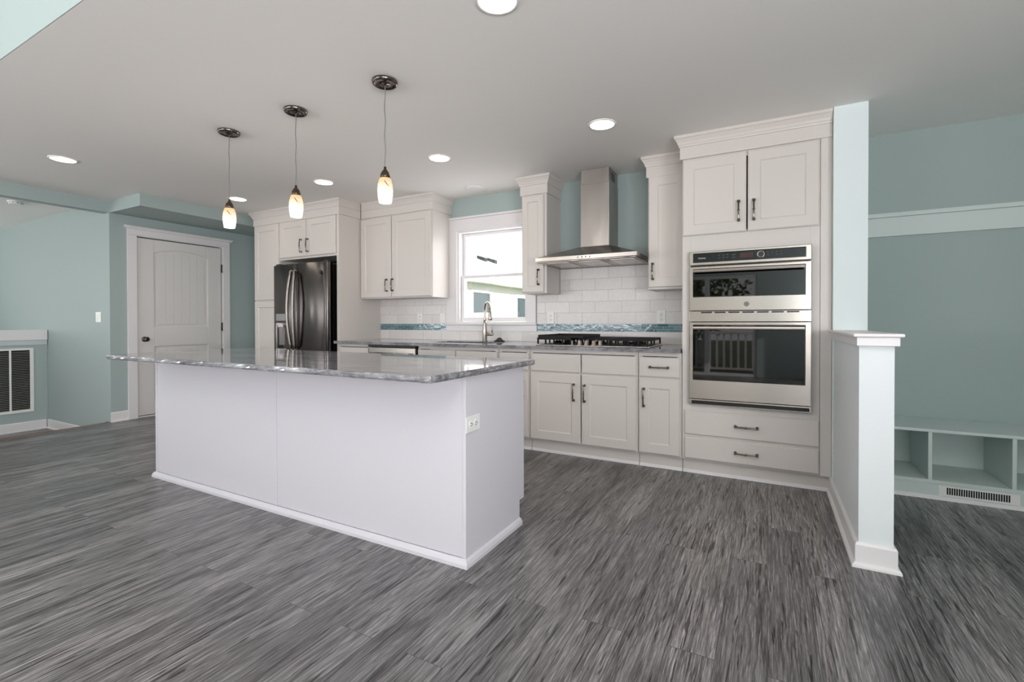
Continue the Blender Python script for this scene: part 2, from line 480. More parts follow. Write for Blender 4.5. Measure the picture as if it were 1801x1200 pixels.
def plain_window(name, h, nx):
    x0, x1, z0, z1 = h
    mb = MB(); t = 0.05
    y0, y1 = REAR - 0.075, REAR - 0.02
    mb.box(x0, x1, y0, y1, z0, z0 + t).box(x0, x1, y0, y1, z1 - t, z1)
    for i in range(nx + 1):
        x = x0 + (x1 - x0 - t) * i / nx
        mb.box(x, x + t, y0, y1, z0 + t, z1 - t)
    struct(mb, name, M_TRIM)
plain_window('window_2', HOLES[0], 2); plain_window('window_3', HOLES[1], 3); plain_window('window_4', HOLES[3], 2); plain_window('window_5', HOLES[4], 5)
# sliding patio door (seen in the oven glass)
dr = struct(MB().box(-2.05, -1.99, REAR - 0.1, REAR - 0.02, 0, 2.05).box(-0.26, -0.20, REAR - 0.1, REAR - 0.02, 0, 2.05)
            .box(-1.99, -0.26, REAR - 0.1, REAR - 0.02, 1.99, 2.05).box(-1.99, -0.26, REAR - 0.1, REAR - 0.02, 0, 0.05)
            .box(-1.17, -1.08, REAR - 0.1, REAR - 0.02, 0.05, 1.99), 'door_2', M_TRIM)
MB().box(-1.99, -0.26, REAR - 0.065, REAR - 0.06, 0.05, 1.99).build('glass', M_GLASS, dr)

# ------------------------------------------------------------------ generic builders
def panel_front(mb, x0, x1, z0, z1, yf, t, rail=0.072, recess=0.007):
    """shaker front facing -Y: bevelled rim, flat frame, small step, recessed field"""
    def ring(i, d): return [(x0 + i, yf + d, z0 + i), (x1 - i, yf + d, z0 + i), (x1 - i, yf + d, z1 - i), (x0 + i, yf + d, z1 - i)]
    rs = [ring(0, t), ring(0, 0.006), ring(0.004, 0.0035), ring(0.007, 0.0)]
    if rail: rs += [ring(rail, 0), ring(rail + 0.004, 0.002), ring(rail + 0.009, recess)]
    else: rs += [ring(0.014, 0.0)]
    return mb.rings(rs)

def pull(parent, cx, cz, yf, length, vertical=True, mat=None):
    """bar pull: two flared posts, arched bar with a ring at the middle"""
    mb = MB(); h = length / 2
    def P(a, out): return (cx, yf - out, cz + a) if vertical else (cx + a, yf - out, cz)
    for s in (-1, 1):
        c = P(s * (h - 0.008), 0)
        mb.lathe(c, [(0.011, 0.0), (0.011, -0.003), (0.0075, -0.006), (0.007, -0.024)], 10, 'y')
        mb.tube([P(s * (h - 0.008), 0.024), P(s * (h - 0.001), 0.026)], [0.0098, 0.008], 8)
    pts, rad = [], []
    for i in range(13):
        a = -1 + i / 6.0
        pts.append(P(a * (h - 0.006), 0.024 + 0.008 * (1 - a * a)))
        rad.append(0.0078 if abs(a) > 0.9 else 0.0058)
    mb.tube(pts, rad, 8)
    mb.tube([P(-0.005, 0.032), P(-0.002, 0.032), P(0.002, 0.032), P(0.005, 0.032)], [0.006, 0.0088, 0.0088, 0.006], 8)
    return mb.build('handle', mat or M_NICKEL, parent)

def crown(parent, x0, x1, yf, yb, z0, left, right, out=0.05, name='crown_molding', yb_right=None, yb_left=None, inside_left=False):
    """frieze board and stepped crown, mitred round the open ends"""
    prof = [(0.0, z0), (0.013, z0), (0.013, z0 + 0.085), (0.019, z0 + 0.088), (0.021, z0 + 0.098), (0.025, z0 + 0.104),
            (0.030, z0 + 0.118), (out - 0.006, z0 + 0.142), (out, z0 + 0.146), (out, ZC - 0.0005), (0.0, ZC - 0.0005)]
    rows = []
    for o, z in prof:
        row = []
        if left: row.append((x0 - o, yb_left or yb, z))
        row.append((x0 - o if left else x0 + o if inside_left else x0, yf - o, z))
        row.append((x1 + (o if right else 0), yf - o, z))
        if right: row.append((x1 + o, yb_right - o if yb_right else yb, z))
        rows.append(row)
    n = len(rows[0]); mb = MB()
    cols = [[rows[i][j] for i in range(len(rows))] for j in range(n)]
    mb.rings(cols, True, True, False)
    return mb.build(name, M_CAB, parent)

def carcass(parent, x0, x1, yf, yb, z0, z1, rails=(), name='carcass', mat=None, stile=0.03, top=True):
    mb = MB(); t = 0.016
    mb.box(x0, x0 + t, yf + 0.018, yb, z0, z1).box(x1 - t, x1, yf + 0.018, yb, z0, z1)
    mb.box(x0 + t, x1 - t, yf + 0.018, yb, z0, z0 + t)
    if top: mb.box(x0 + t, x1 - t, yf + 0.018, yb, z1 - t, z1)
    mb.box(x0 + t, x1 - t, yb - 0.008, yb, z0 + t, z1 - t)
    mb.box(x0, x0 + stile, yf, yf + 0.018, z0, z1).box(x1 - stile, x1, yf, yf + 0.018, z0, z1)
    mb.box(x0 + stile, x1 - stile, yf, yf + 0.018, z0, z0 + stile).box(x0 + stile, x1 - stile, yf, yf + 0.018, z1 - stile, z1)
    for a, b in rails: mb.box(x0 + stile, x1 - stile, yf, yf + 0.018, a, b)
    return mb.build(name, mat or M_CAB, parent, 0.0012, 1)

def door(parent, x0, x1, z0, z1, yd, hx=None, hz=None, hl=0.145, rail=0.072):
    d = panel_front(MB(), x0, x1, z0, z1, yd, 0.0195, rail).build('door', M_CAB, parent)
    if hx is not None: pull(d, hx, hz, yd, hl, True)
    return d
def drawer(parent, x0, x1, z0, z1, yd, handle=False, hl=0.145, hx=None):
    d = panel_front(MB(), x0, x1, z0, z1, yd, 0.0195, 0).build('drawer', M_CAB, parent)
    if handle: pull(d, hx if hx is not None else (x0 + x1) / 2, (z0 + z1) / 2, yd, hl, False)
    return d

# ------------------------------------------------------------------ base cabinets
CTZ0, CTZ1 = 0.878, 0.908
BG = 'white base cabinets under the back counter'
def base(x0, x1, label):
    t = thing('base_cabinet', ((x0 + x1) / 2, YF, 0), label, 'cabinet', BG)
    carcass(t, x0, x1, YF, BW - 0.02, 0.105, CTZ0 - 0.001, [(0.675, 0.695)], top=False)
    mb = MB().box(x0, x1, 3.695, 3.71, 0.0, 0.1045)
    mb.build('toe_kick', M_CAB, t)
    MB().rings([[(x, 3.6945, 0.0), (x, 3.680, 0.0), (x, 3.682, 0.012), (x, 3.690, 0.02), (x, 3.6945, 0.021)] for x in (x0, x1)]).build('toe_molding', M_TRIM, t)
    return t
t = base(-4.116, -3.66, 'white base cabinet between the dark refrigerator panel and the dishwasher')
drawer(t, -4.10, -3.667, 0.692, 0.842, YD); door(t, -4.10, -3.667, 0.115, 0.68, YD)
t = base(-3.015, -2.11, 'white sink base cabinet with two plain false drawer fronts below the faucet')
drawer(t, -3.008, -2.567, 0.692, 0.842, YD); drawer(t, -2.559, -2.117, 0.692, 0.842, YD)
door(t, -3.008, -2.567, 0.115, 0.68, YD, -2.62, 0.533); door(t, -2.559, -2.117, 0.115, 0.68, YD, -2.505, 0.533)
t = base(-2.106, -1.80, 'narrow white base cabinet between the sink base and the cooktop base')
drawer(t, -2.096, -1.808, 0.692, 0.842, YD); door(t, -2.096, -1.808, 0.115, 0.68, YD, -1.855, 0.533)
t = base(-1.796, -0.876, 'wide white base cabinet with two shaker doors below the gas cooktop')
drawer(t, -1.787, -1.336, 0.692, 0.842, YD); drawer(t, -1.327, -0.884, 0.692, 0.842, YD)
door(t, -1.787, -1.336, 0.115, 0.68, YD, -1.39, 0.533); door(t, -1.327, -0.884, 0.115, 0.68, YD, -1.298, 0.531)
t = base(-0.872, -0.558, 'narrow white base cabinet with one handled drawer, next to the tall oven cabinet')
drawer(t, -0.866, -0.567, 0.692, 0.842, YD, True); door(t, -0.866, -0.567, 0.115, 0.68, YD, -0.828, 0.535)

# dishwasher
t = thing('dishwasher', (-3.337, YD, 0), 'stainless dishwasher with black top strip under the back counter', 'dishwasher')
MB().box(-3.65, -3.025, 3.66, 4.2, 0.1, 0.872).build('body', M_BLACK, t, 0.002)
MB().box(-3.65, -3.025, 3.615, 3.659, 0.853, 0.873).build('control_strip', M_BLACK, t, 0.002)
MB().box(-3.645, -3.03, 3.62, 3.659, 0.115, 0.85).build('door', M_STEEL, t, 0.004)
mb = MB().tube([(-3.60, 3.585, 0.79), (-3.08, 3.585, 0.79)], 0.011, 10)
for x in (-3.58, -3.10): mb.tube([(x, 3.62, 0.79), (x, 3.585, 0.79)], 0.008, 8)
mb.build('handle', M_STEEL, t)
MB().box(-3.65, -3.025, 3.70, 3.715, 0.0, 0.099).build('toe_kick', M_BLACK, t)

# countertop along the back wall, with the sink cut-out
SX0, SX1, SY0, SY1 = -2.95, -2.25, 3.74, 4.10
mb = MB()
xs = [-4.116, SX0, SX1, -0.56]
CF, CB = 3.578, 4.284
mb.box(xs[0], xs[1], CF, CB, CTZ0, CTZ1).box(xs[2], xs[3], CF, CB, CTZ0, CTZ1)
mb.box(xs[1], xs[2], CF, SY0, CTZ0, CTZ1).box(xs[1], xs[2], SY1, CB, CTZ0, CTZ1)
tag(mb.build('countertop', M_GRANITE), 'long grey granite countertop along the tiled back wall', 'countertop')
mb = MB()
b = 0.70
mb.box(SX0 - 0.012, SX0, SY0 - 0.012, SY1 + 0.012, b, CTZ0 - 0.001).box(SX1, SX1 + 0.012, SY0 - 0.012, SY1 + 0.012, b, CTZ0 - 0.001)
mb.box(SX0, SX1, SY0 - 0.012, SY0, b, CTZ0 - 0.001).box(SX0, SX1, SY1, SY1 + 0.012, b, CTZ0 - 0.001).box(SX0 - 0.012, SX1 + 0.012, SY0 - 0.012, SY1 + 0.012, b - 0.012, b)
sk = thing('sink', (-2.6, 3.92, b), 'undermount stainless sink set in the back counter below the window', 'sink')
mb.build('basin', M_STEEL, sk)
MB().lathe((-2.6, 3.92, b), [(0.045, 0.0), (0.045, 0.003), (0.03, 0.004), (0.028, 0.001)], 20).build('drain', M_NICKEL, sk)

# faucet
FX, FY = -2.56, 4.15
fz = CTZ1
t = thing('faucet', (FX, FY, fz), 'brushed nickel gooseneck faucet in front of the kitchen window', 'faucet')
MB().lathe((FX, FY, fz), [(0.029, 0), (0.029, 0.006), (0.025, 0.012), (0.023, 0.10), (0.0165, 0.19), (0.0145, 0.21)], 20).build('body', M_BRUSH, t)
dx, dy = 0.756, -0.654
pts = []
for i in range(6): pts.append((FX, FY, fz + 0.20 + 0.022 * i))
R_ = 0.085
for i in range(1, 13):
    a = PI * i / 12 * 0.93
    pts.append((FX + dx * R_ * (1 - math.cos(a)), FY + dy * R_ * (1 - math.cos(a)), fz + 0.31 + R_ * math.sin(a)))
sp_ = MB().tube(pts, 0.0125, 12).build('spout', M_BRUSH, t)
e = pts[-1]
MB().tube([e, (e[0] + 0.004 * dx, e[1] + 0.004 * dy, e[2] - 0.03), (e[0] + 0.012 * dx, e[1] + 0.012 * dy, e[2] - 0.10), (e[0] + 0.012 * dx, e[1] + 0.012 * dy, e[2] - 0.112)], [0.0125, 0.016, 0.020, 0.018], 14).build('spray_head', M_BRUSH, t)
lv = MB().tube([(FX + 0.015, FY, fz + 0.075), (FX + 0.085, FY, fz + 0.075), (FX + 0.10, FY, fz + 0.075)], [0.017, 0.016, 0.012], 12)
lv.tube([(FX + 0.088, FY, fz + 0.08), (FX + 0.088, FY, fz + 0.16)], [0.007, 0.005], 8)
lv.build('lever', M_BRUSH, t)
t = thing('stopper', (-2.41, 4.19, CTZ1), 'small black round stopper on the counter to the right of the faucet', 'stopper')
MB().lathe((-2.41, 4.19, CTZ1), [(0.055, 0.0), (0.055, 0.008), (0.035, 0.016), (0.026, 0.03), (0.020, 0.034)], 20).build('body', M_BLACK, t)
MB().lathe((-2.41, 4.19, CTZ1 + 0.034), [(0.012, 0), (0.014, 0.004), (0.006, 0.008)], 14).build('knob', M_BLACK, t)

# gas cooktop
CX0, CX1, CYA, CYB = -1.735, -0.79, 3.625, 4.15
t = thing('cooktop', ((CX0 + CX1) / 2, 3.9, CTZ1), 'gas cooktop with black cast iron grates on the back counter under the hood', 'cooktop')
MB().box(CX0, CX1, CYA, CYB, CTZ1, CTZ1 + 0.010).build('steel_tray', M_STEEL, t, 0.004)
MB().box(CX0 + 0.03, CX1 - 0.03, CYA + 0.03, CYB - 0.02, CTZ1 + 0.0101, CTZ1 + 0.014).build('burner_pan', M_BLACK, t, 0.001)
gw = (CX1 - CX0 - 0.02) / 3
GZ = CTZ1 + 0.014
for g in range(3):
    x0 = CX0 + 0.008 + g * (gw + 0.002); x1 = x0 + gw - 0.002
    ya, yb = CYA + (0.02 if g != 1 else 0.135), CYB - 0.02
    mb = MB(); zt, tz = GZ + 0.036, 0.018
    mb.box(x0, x1, ya, ya + 0.012, zt, zt + tz).box(x0, x1, yb - 0.012, yb, zt, zt + tz)
    mb.box(x0, x0 + 0.012, ya + 0.012, yb - 0.012, zt, zt + tz).box(x1 - 0.012, x1, ya + 0.012, yb - 0.012, zt, zt + tz)
    for q in range(1, 7):
        yy = ya + (yb - ya) * q / 7
        mb.box(x0 + 0.012, x1 - 0.012, yy - 0.006, yy + 0.006, zt, zt + tz)
    xm = (x0 + x1) / 2
    mb.box(xm - 0.005, xm + 0.005, ya + 0.012, yb - 0.012, zt + 0.001, zt + tz - 0.001)
    for xx in (x0, (x0 + xm) / 2 - 0.006, xm - 0.006, (x1 + xm) / 2 - 0.006, x1 - 0.012):
        for yy in (ya, yb - 0.012, (ya + yb) / 2): mb.box(xx, xx + 0.012, yy, yy + 0.012, GZ, zt)
    mb.build('grate', M_IRON, t)
    for yy in ((ya + 0.11, yb - 0.11) if g != 1 else ((ya + yb) / 2,)):
        MB().lathe((xm, yy, GZ), [(0.05, 0), (0.05, 0.008), (0.036, 0.012), (0.036, 0.022), (0.02, 0.026)], 18).build('burner', M_BLACK, t)
    if g == 0:
        gp = MB().box(x0 + 0.004, x1 + 0.10, ya + 0.01, yb - 0.03, zt + tz, zt + tz + 0.008)
        gp.box(x0 + 0.004, x1 + 0.10, ya + 0.01, ya + 0.018, zt + tz + 0.008, zt + tz + 0.020).box(x0 + 0.004, x1 + 0.10, yb - 0.038, yb - 0.03, zt + tz + 0.008, zt + tz + 0.024)
        gp.box(x0 + 0.004, x0 + 0.012, ya + 0.018, yb - 0.038, zt + tz + 0.008, zt + tz + 0.022).box(x1 + 0.092, x1 + 0.10, ya + 0.018, yb - 0.038, zt + tz + 0.008, zt + tz + 0.022)
        gp.build('griddle', M_IRON, t)
for kx, ky in ((-1.425, 3.675), (-1.352, 3.66), (-1.292, 3.656), (-1.232, 3.66), (-1.185, 3.68)):
    MB().lathe((kx, ky, GZ - 0.003), [(0.024, 0), (0.024, 0.005), (0.0185, 0.009), (0.018, 0.034), (0.015, 0.038)], 16).build('knob', M_STEEL, t)

# ------------------------------------------------------------------ backsplash and mosaic
def tile_obj(name, boxes, mat, loc, label, cat):
    mb = MB()
    for x0, x1, z0, z1 in boxes: mb.box(x0 - loc[0], x1 - loc[0], 4.2855 - loc[1], BW - 0.0005 - loc[1], z0 - loc[2], z1 - loc[2])
    o = mb.build(name, mat); o.location = loc
    o['kind'] = 'structure'
    return o
tile_obj('trim_upper_tile', [(-4.118, -3.142, 1.0872, 1.383), (-2.03, -0.56, 1.0872, 1.378), (-1.78, -0.872, 1.378, 1.615)], M_TILE, (-1.4315, BW, 1.0872), '', '')
tile_obj('trim_lower_tile', [(-4.118, -3.142, CTZ1, 1.0168), (-3.142, -2.03, CTZ1, 1.010), (-2.03, -0.56, CTZ1, 1.0168)], M_TILE, (-1.559, BW, 0.9105), '', '')
tile_obj('trim_mosaic_band', [(-4.118, -3.142, 1.017, 1.087), (-2.03, -0.56, 1.017, 1.087)], M_MOSAIC, (-1.4, BW, 1.017), '', '')

# ------------------------------------------------------------------ tall oven cabinet
OX0, OX1 = -0.554, 0.357
t = thing('oven_cabinet', ((OX0 + OX1) / 2, YF, 0), 'tall white oven cabinet beside the column, floor to ceiling', 'cabinet')
OZ0, OZ1 = 0.515, 1.610
mb = MB()
s_, e_ = OX0, 0.30
mb.box(s_, s_ + 0.018, YF + 0.02, BW - 0.002, 0.105, ZC - 0.01).box(OX1 - 0.018, OX1, YF + 0.02, BW - 0.002, 0.105, ZC - 0.01)
mb.box(s_ + 0.018, OX1 - 0.018, YF + 0.02, BW - 0.002, 0.105, 0.125).box(s_ + 0.018, OX1 - 0.018, YF + 0.02, BW - 0.002, 0.485, 0.505)
mb.box(s_ + 0.018, OX1 - 0.018, YF + 0.02, BW - 0.002, 1.625, 1.645).box(s_ + 0.018, OX1 - 0.018, BW - 0.012, BW - 0.002, 0.125, ZC - 0.01)
mb.build('carcass', M_CAB, t)
mb = MB()   # face frame around the oven
mb.box(OX0, -0.496, YF, YF + 0.02, 0.105, 2.30).box(0.24, 0.293, YF, YF + 0.02, 0.105, 2.30)
mb.box(-0.496, 0.24, YF, YF + 0.02, OZ1 - 0.008, 1.745).box(-0.496, 0.24, YF, YF + 0.02, 0.45, OZ0 + 0.008)
mb.box(-0.496, 0.24, YF, YF + 0.02, 0.105, 0.13).box(-0.496, 0.24, YF, YF + 0.02, 0.262, 0.305).box(-0.496, 0.24, YF, YF + 0.02, 2.25, 2.30)
mb.build('face_frame', M_CAB, t, 0.001, 1)
MB().box(0.2945, OX1, YF - 0.004, YF + 0.02, 0.105, 2.30).build('filler_panel', M_CAB, t, 0.0015, 1)
door(t, -0.550, -0.135, 1.728, 2.278, YD, -0.182, 1.872); door(t, -0.126, 0.288, 1.728, 2.278, YD, -0.088, 1.870)
drawer(t, -0.536, 0.291, 0.292, 0.466, YD, True, 0.15, -0.132); drawer(t, -0.536, 0.291, 0.117, 0.274, YD, True, 0.15, -0.132)
MB().box(OX0, OX1, 3.695, 3.71, 0.0, 0.1045).build('toe_kick', M_CAB, t)
MB().rings([[(x, 3.6945, 0.0), (x, 3.680, 0.0), (x, 3.682, 0.012), (x, 3.690, 0.02), (x, 3.6945, 0.021)] for x in (OX0, OX1 - 0.005)]).build('toe_molding', M_TRIM, t)
crown(t, OX0 - 0.003, OX1 - 0.001, YF - 0.002, BW - 0.002, 2.287, True, False, yb_left=3.922)

# double wall oven
OF = 3.603
t = thing('wall_oven', (-0.128, OF, OZ0), 'built-in stainless double wall oven with microwave above oven', 'oven')
MB().box(-0.485, 0.23, OF + 0.03, 4.15, OZ0 + 0.012, OZ1 - 0.012).build('body', M_BLACK, t)
A0, A1 = -0.501, 0.246
MB().box(A0, A1, OF + 0.006, OF + 0.0455, OZ0, 0.553).build('bottom_trim', M_STEEL, t, 0.002)
MB().box(A0, A1, OF + 0.010, OF + 0.0455, 1.108, 1.182).build('middle_trim', M_STEEL, t, 0.002)
MB().box(-0.484, 0.236, OF + 0.002, OF + 0.006, 0.521, 0.545).build('bottom_vent', M_BLACK, t, 0.002)
def frame_front(x0, x1, z0, z1, px0, px1, pz0, pz1, yf, rear):
    """a plate with a rectangular rebate, facing -Y"""
    def q(a, b, c, d, y): return [(a, y, c), (b, y, c), (b, y, d), (a, y, d)]
    mb = MB()
    mb.rings([q(x0, x1, z0, z1, rear), q(x0, x1, z0, z1, yf + 0.004), q(x0 + 0.004, x1 - 0.004, z0 + 0.004, z1 - 0.004, yf),
              q(px0, px1, pz0, pz1, yf), q(px0 + 0.003, px1 - 0.003, pz0 + 0.003, pz1 - 0.003, yf + 0.006)])
    return mb
# control panel
cp = frame_front(A0, A1, 1.508, 1.607, -0.474, 0.215, 1.526, 1.593, OF, OF + 0.0455).build('control_panel', M_STEEL, t)
MB().box(-0.4705, 0.2115, OF + 0.002, OF + 0.0059, 1.5295, 1.5895).build('control_glass', M_BGLASS, cp)
MB().box(-0.172, -0.092, OF + 0.0008, OF + 0.0019, 1.543, 1.578).build('display', M_DISPLAY, cp)
MB().lathe((-0.045, OF + 0.0018, 1.561), [(0.022, 0), (0.022, -0.008), (0.019, -0.010)], 24, 'y').build('dial', M_BLACK, cp)
MB().rings([[(-0.045 + r * math.cos(a), OF + y, 1.561 + r * math.sin(a)) for a in [2 * PI * j / 28 for j in range(28)]] for r, y in ((0.0225, 0.0015), (0.0235, -0.0075), (0.0205, -0.0105), (0.0190, -0.0101))], False, False, True).build('dial_ring', M_STEEL, cp)
M_KEY = plastic('dim_key_print', (70, 70, 70), 0.4)
def keys(xs_, w_, z0_):
    for x in xs_:
        for j in range(2): MB().box(x, x + w_, OF + 0.0012, OF + 0.0019, z0_ + j * 0.018, z0_ + 0.005 + j * 0.018).build('touch_key', M_KEY, cp)
keys([-0.31 + i * 0.026 for i in range(3)], 0.013, 1.551); keys([-0.222], 0.022, 1.549); keys([-0.008 + i * 0.026 for i in range(4)], 0.009, 1.553)
def lettering(txt, x, y, z, size, mat, parent):
    c = bpy.data.curves.new('lettering', 'FONT'); c.body = txt; c.size = size; c.extrude = 0.0003
    c.align_x = 'CENTER'; c.align_y = 'CENTER'
    tmp = bpy.data.objects.new('lettering_source', c); COL.objects.link(tmp)
    me = bpy.data.meshes.new_from_object(tmp.evaluated_get(bpy.context.evaluated_depsgraph_get()))
    bpy.data.objects.remove(tmp)
    me.materials.clear(); me.materials.append(mat)
    o = bpy.data.objects.new('lettering', me); COL.objects.link(o)
    o.parent = parent; o.location = Vector((x, y, z)) - origin_of(parent); o.rotation_euler = (PI / 2, 0, 0)
    return o
M_PRINT = plastic('white_print', (215, 215, 215), 0.4)
lettering('PROFILE', -0.415, OF + 0.0014, 1.556, 0.0135, M_PRINT, cp)
def oven_door(z0, z1, gz0, gz1, hz):
    d = frame_front(A0, A1, z0, z1, -0.475, 0.213, gz0, gz1, OF, OF + 0.0455).build('door', M_STEEL, t)
    MB().box(-0.4715, 0.2095, OF + 0.002, OF + 0.0059, gz0 + 0.0035, gz1 - 0.0035).build('glass', M_BGLASS, d)
    hb = MB()
    hb.rings([[(x, OF - 0.052, hz - 0.012), (x, OF - 0.060, hz - 0.009), (x, OF - 0.062, hz), (x, OF - 0.060, hz + 0.009), (x, OF - 0.052, hz + 0.012), (x, OF - 0.044, hz + 0.008), (x, OF - 0.044, hz - 0.008)] for x in (-0.470, 0.206)])
    for x in (-0.466, 0.196): hb.box(x, x + 0.008, OF - 0.046, OF + 0.0019, hz - 0.008, hz + 0.008)
    hb.build('handle', M_STEEL, d, 0.002)
    return d
d1 = oven_door(1.184, 1.499, 1.281, 1.482, 1.462)
MB().lathe((-0.131, OF, 1.228), [(0.0165, -0.0002), (0.0165, -0.0025), (0.0145, -0.0032)], 24, 'y').build('badge', M_GREY, d1)
oven_door(0.556, 1.105, 0.692, 1.086, 1.063)
mb = MB()   # row of vent slots between the two doors
for i in range(7):
    x = -0.42 + i * 0.088
    mb.box(x, x + 0.07, OF + 0.006, OF + 0.0099, 1.168, 1.177)
mb.build('vent_slots', M_BLACK, t)

# ------------------------------------------------------------------ wall cabinets
WG = 'white wall cabinets along the back wall'
UZ0, UZ1 = 1.372, 2.30
def wall_cab(x0, x1, label, left, right, inside=False):
    t = thing('upper_cabinet', ((x0 + x1) / 2, YUF, UZ0), label, 'cabinet', WG)
    carcass(t, x0, x1, YUF, BW - 0.002, UZ0, UZ1)
    crown(t, x0, x1, YUF - 0.002, BW - 0.002, 2.287, left, right, inside_left=inside)
    return t
t = wall_cab(-4.112, -3.092, 'two-door white wall cabinet between refrigerator panel and window', False, True, True)
door(t, -4.106, -3.650, 1.382, 2.275, YU, -3.706, 1.515, 0.14); door(t, -3.640, -3.100, 1.382, 2.275, YU, -3.622, 1.517, 0.14)
t = wall_cab(-2.038, -1.786, 'slim one-door white wall cabinet between the window and the hood', True, True)
door(t, -2.032, -1.810, 1.380, 2.277, YU, -1.858, 1.520, 0.15, 0.055)
t = wall_cab(-0.872, -0.559, 'one-door white wall cabinet between the hood and the tall oven cabinet', True, False)
door(t, -0.866, -0.565, 1.388, 2.290, YU, -0.830, 1.518, 0.14)

# refrigerator surround
t = thing('pantry_cabinet', (-5.35, YF, 0), 'tall narrow white pantry cabinet left of the dark refrigerator', 'cabinet')
carcass(t, -5.590, -5.114, YF + 0.012, BW - 0.002, 0.105, 2.30, [(1.35, 1.39)])
door(t, -5.580, -5.120, 1.376, 2.285, YD + 0.012); door(t, -5.580, -5.120, 0.115, 1.364, YD + 0.012)
MB().box(-5.59, -5.114, 3.72, 3.735, 0, 0.1045).build('toe_kick', M_CAB, t)
crown(t, -5.590, -5.1125, YF + 0.010, BW - 0.002, 2.287, True, False)
t = thing('refrigerator_cabinet', (-4.62, YF, 1.81), 'white two-door cabinet above the refrigerator with tall right side panel', 'cabinet')
carcass(t, -5.112, -4.152, YF + 0.012, BW - 0.002, 1.84, 2.30)
door(t, -5.106, -4.637, 1.862, 2.285, YD + 0.012, -4.708, 1.985, 0.155); door(t, -4.629, -4.160, 1.862, 2.285, YD + 0.012, -4.600, 1.983, 0.155)
MB().box(-4.150, -4.118, YF + 0.004, BW - 0.002, 0.0, 2.30).build('side_panel', M_CAB, t, 0.0015, 1)
crown(t, -5.112, -4.117, YF + 0.010, BW - 0.002, 2.287, False, True, yb_right=3.970)

# ------------------------------------------------------------------ refrigerator
t = thing('refrigerator', (-4.63, 3.62, 0), 'dark stainless french door refrigerator with ice dispenser', 'refrigerator')
FX0, FX1 = -5.085, -4.178
MB().box(FX0 + 0.01, FX1 - 0.01, 3.625, 4.24, 0.02, 1.745).build('body', M_BLACK, t, 0.004)
def arc_door(xa, xb, z0, z1, c, depth, name):
    """door slab whose face bulges toward the room"""
    pts = []; n = 18
    for i in range(n + 1):
        x = xa + (xb - xa) * i / n
        q = (x - c) / ((FX1 - FX0) / 2)
        y = 3.548 - depth * (1 - q * q)
        e = min(i, n - i)
        if e == 0: y += 0.010
        pts.append((x, y))
    ring = lambda z, g: [(x, y + g) for x, y in pts]
    mb = MB()
    def loop(z, g):
        return [(x, y + g, z) for x, y in pts] + [(xb, 3.622, z), (xa, 3.622, z)]
    mb.rings([loop(z0, 0.006), loop(z0 + 0.006, 0), loop(z1 - 0.006, 0), loop(z1, 0.006)], True, True, True)
    return mb.build(name, M_SLATE, t)
cx_ = (FX0 + FX1) / 2
dl = arc_door(FX0, cx_ - 0.003, 0.66, 1.765, cx_, 0.045, 'door')
drr = arc_door(cx_ + 0.003, FX1, 0.66, 1.765, cx_, 0.045, 'door')
arc_door(FX0, FX1, 0.05, 0.652, cx_, 0.045, 'freezer_drawer')
for sgn, d in ((-1, dl), (1, drr)):
    pts = []
    for i in range(17):
        a = -1 + i / 8.0
        bow = 1 - a * a
        pts.append((cx_ + sgn * (0.030 + 0.018 * bow), 3.503 - 0.035 - 0.040 * bow, 1.245 + a * 0.43))
    hb = MB().tube(pts, 0.016, 12)
    for a in (0, -1): hb.tube([pts[a], (pts[a][0], 3.515, pts[a][2])], 0.013, 10)
    hb.build('handle', M_STEELV, d)
# dispenser in the left door
dp = MB().box(-4.985, -4.755, 3.5105, 3.530, 1.125, 1.205).build('dispenser_panel', M_GREY, dl, 0.002)
mb = MB().box(-4.985, -4.965, 3.509, 3.529, 0.79, 1.10).box(-4.775, -4.755, 3.509, 3.529, 0.79, 1.10).box(-4.965, -4.775, 3.509, 3.529, 1.075, 1.10).box(-4.965, -4.775, 3.509, 3.529, 0.79, 0.81)
mb.build('dispenser_frame', M_STEELV, dl)
MB().box(-4.965, -4.775, 3.5145, 3.516, 0.81, 1.075).build('dispenser_recess', M_BGLASS, dl)
MB().box(-4.93, -4.81, 3.5115, 3.514, 0.85, 1.05).build('dispenser_paddle', M_SLATE, dl)
mb = MB()
for i in range(3): mb.box(-4.80, -4.785, 3.5095, 3.5104, 1.137 + i * 0.02, 1.147 + i * 0.02)
mb.build('dispenser_keys', M_PRINT, dl)
MB().lathe((-4.262, 3.5345, 1.655), [(0.020, 0.0), (0.020, -0.008), (0.017, -0.010)], 20, 'y').build('badge', M_BLACK, drr)
for x in (FX0 + 0.05, FX1 - 0.05): MB().box(x - 0.035, x + 0.035, 3.575, 3.70, 1.7655, 1.785).build('hinge_cover', M_BLACK, t, 0.003)

# ------------------------------------------------------------------ range hood
HX = -1.343
t = thing('range_hood', (HX, 4.0, 1.618), 'stainless pyramid chimney range hood on the back wall', 'range hood')
x0, x1, ya = -1.783, -0.907, 3.73
def q(a, b, c, d, z): return [(a, c, z), (b, c, z), (b, d, z), (a, d, z)]
yb = BW - 0.002
yc, c0, c1 = 4.012, HX - 0.129, HX + 0.129
MB().rings([q(x0, x1, ya, 3.952, 1.630), q(x0, x1, ya, 3.952, 1.660), q(x0 + 0.004, x1 - 0.004, ya + 0.004, 3.952, 1.662)]).rings(
    [q(x0 + 0.004, -0.907, 3.952, 3.9525, 1.63), q(x0 + 0.004, -0.907, 3.952, 3.9525, 1.66)]).build('rim', M_STEEL, t)
MB().rings([q(-1.778, -0.907, 3.953, yb, 1.630), q(-1.778, -0.907, 3.953, yb, 1.660)]).build('rim_rear', M_STEEL, t)
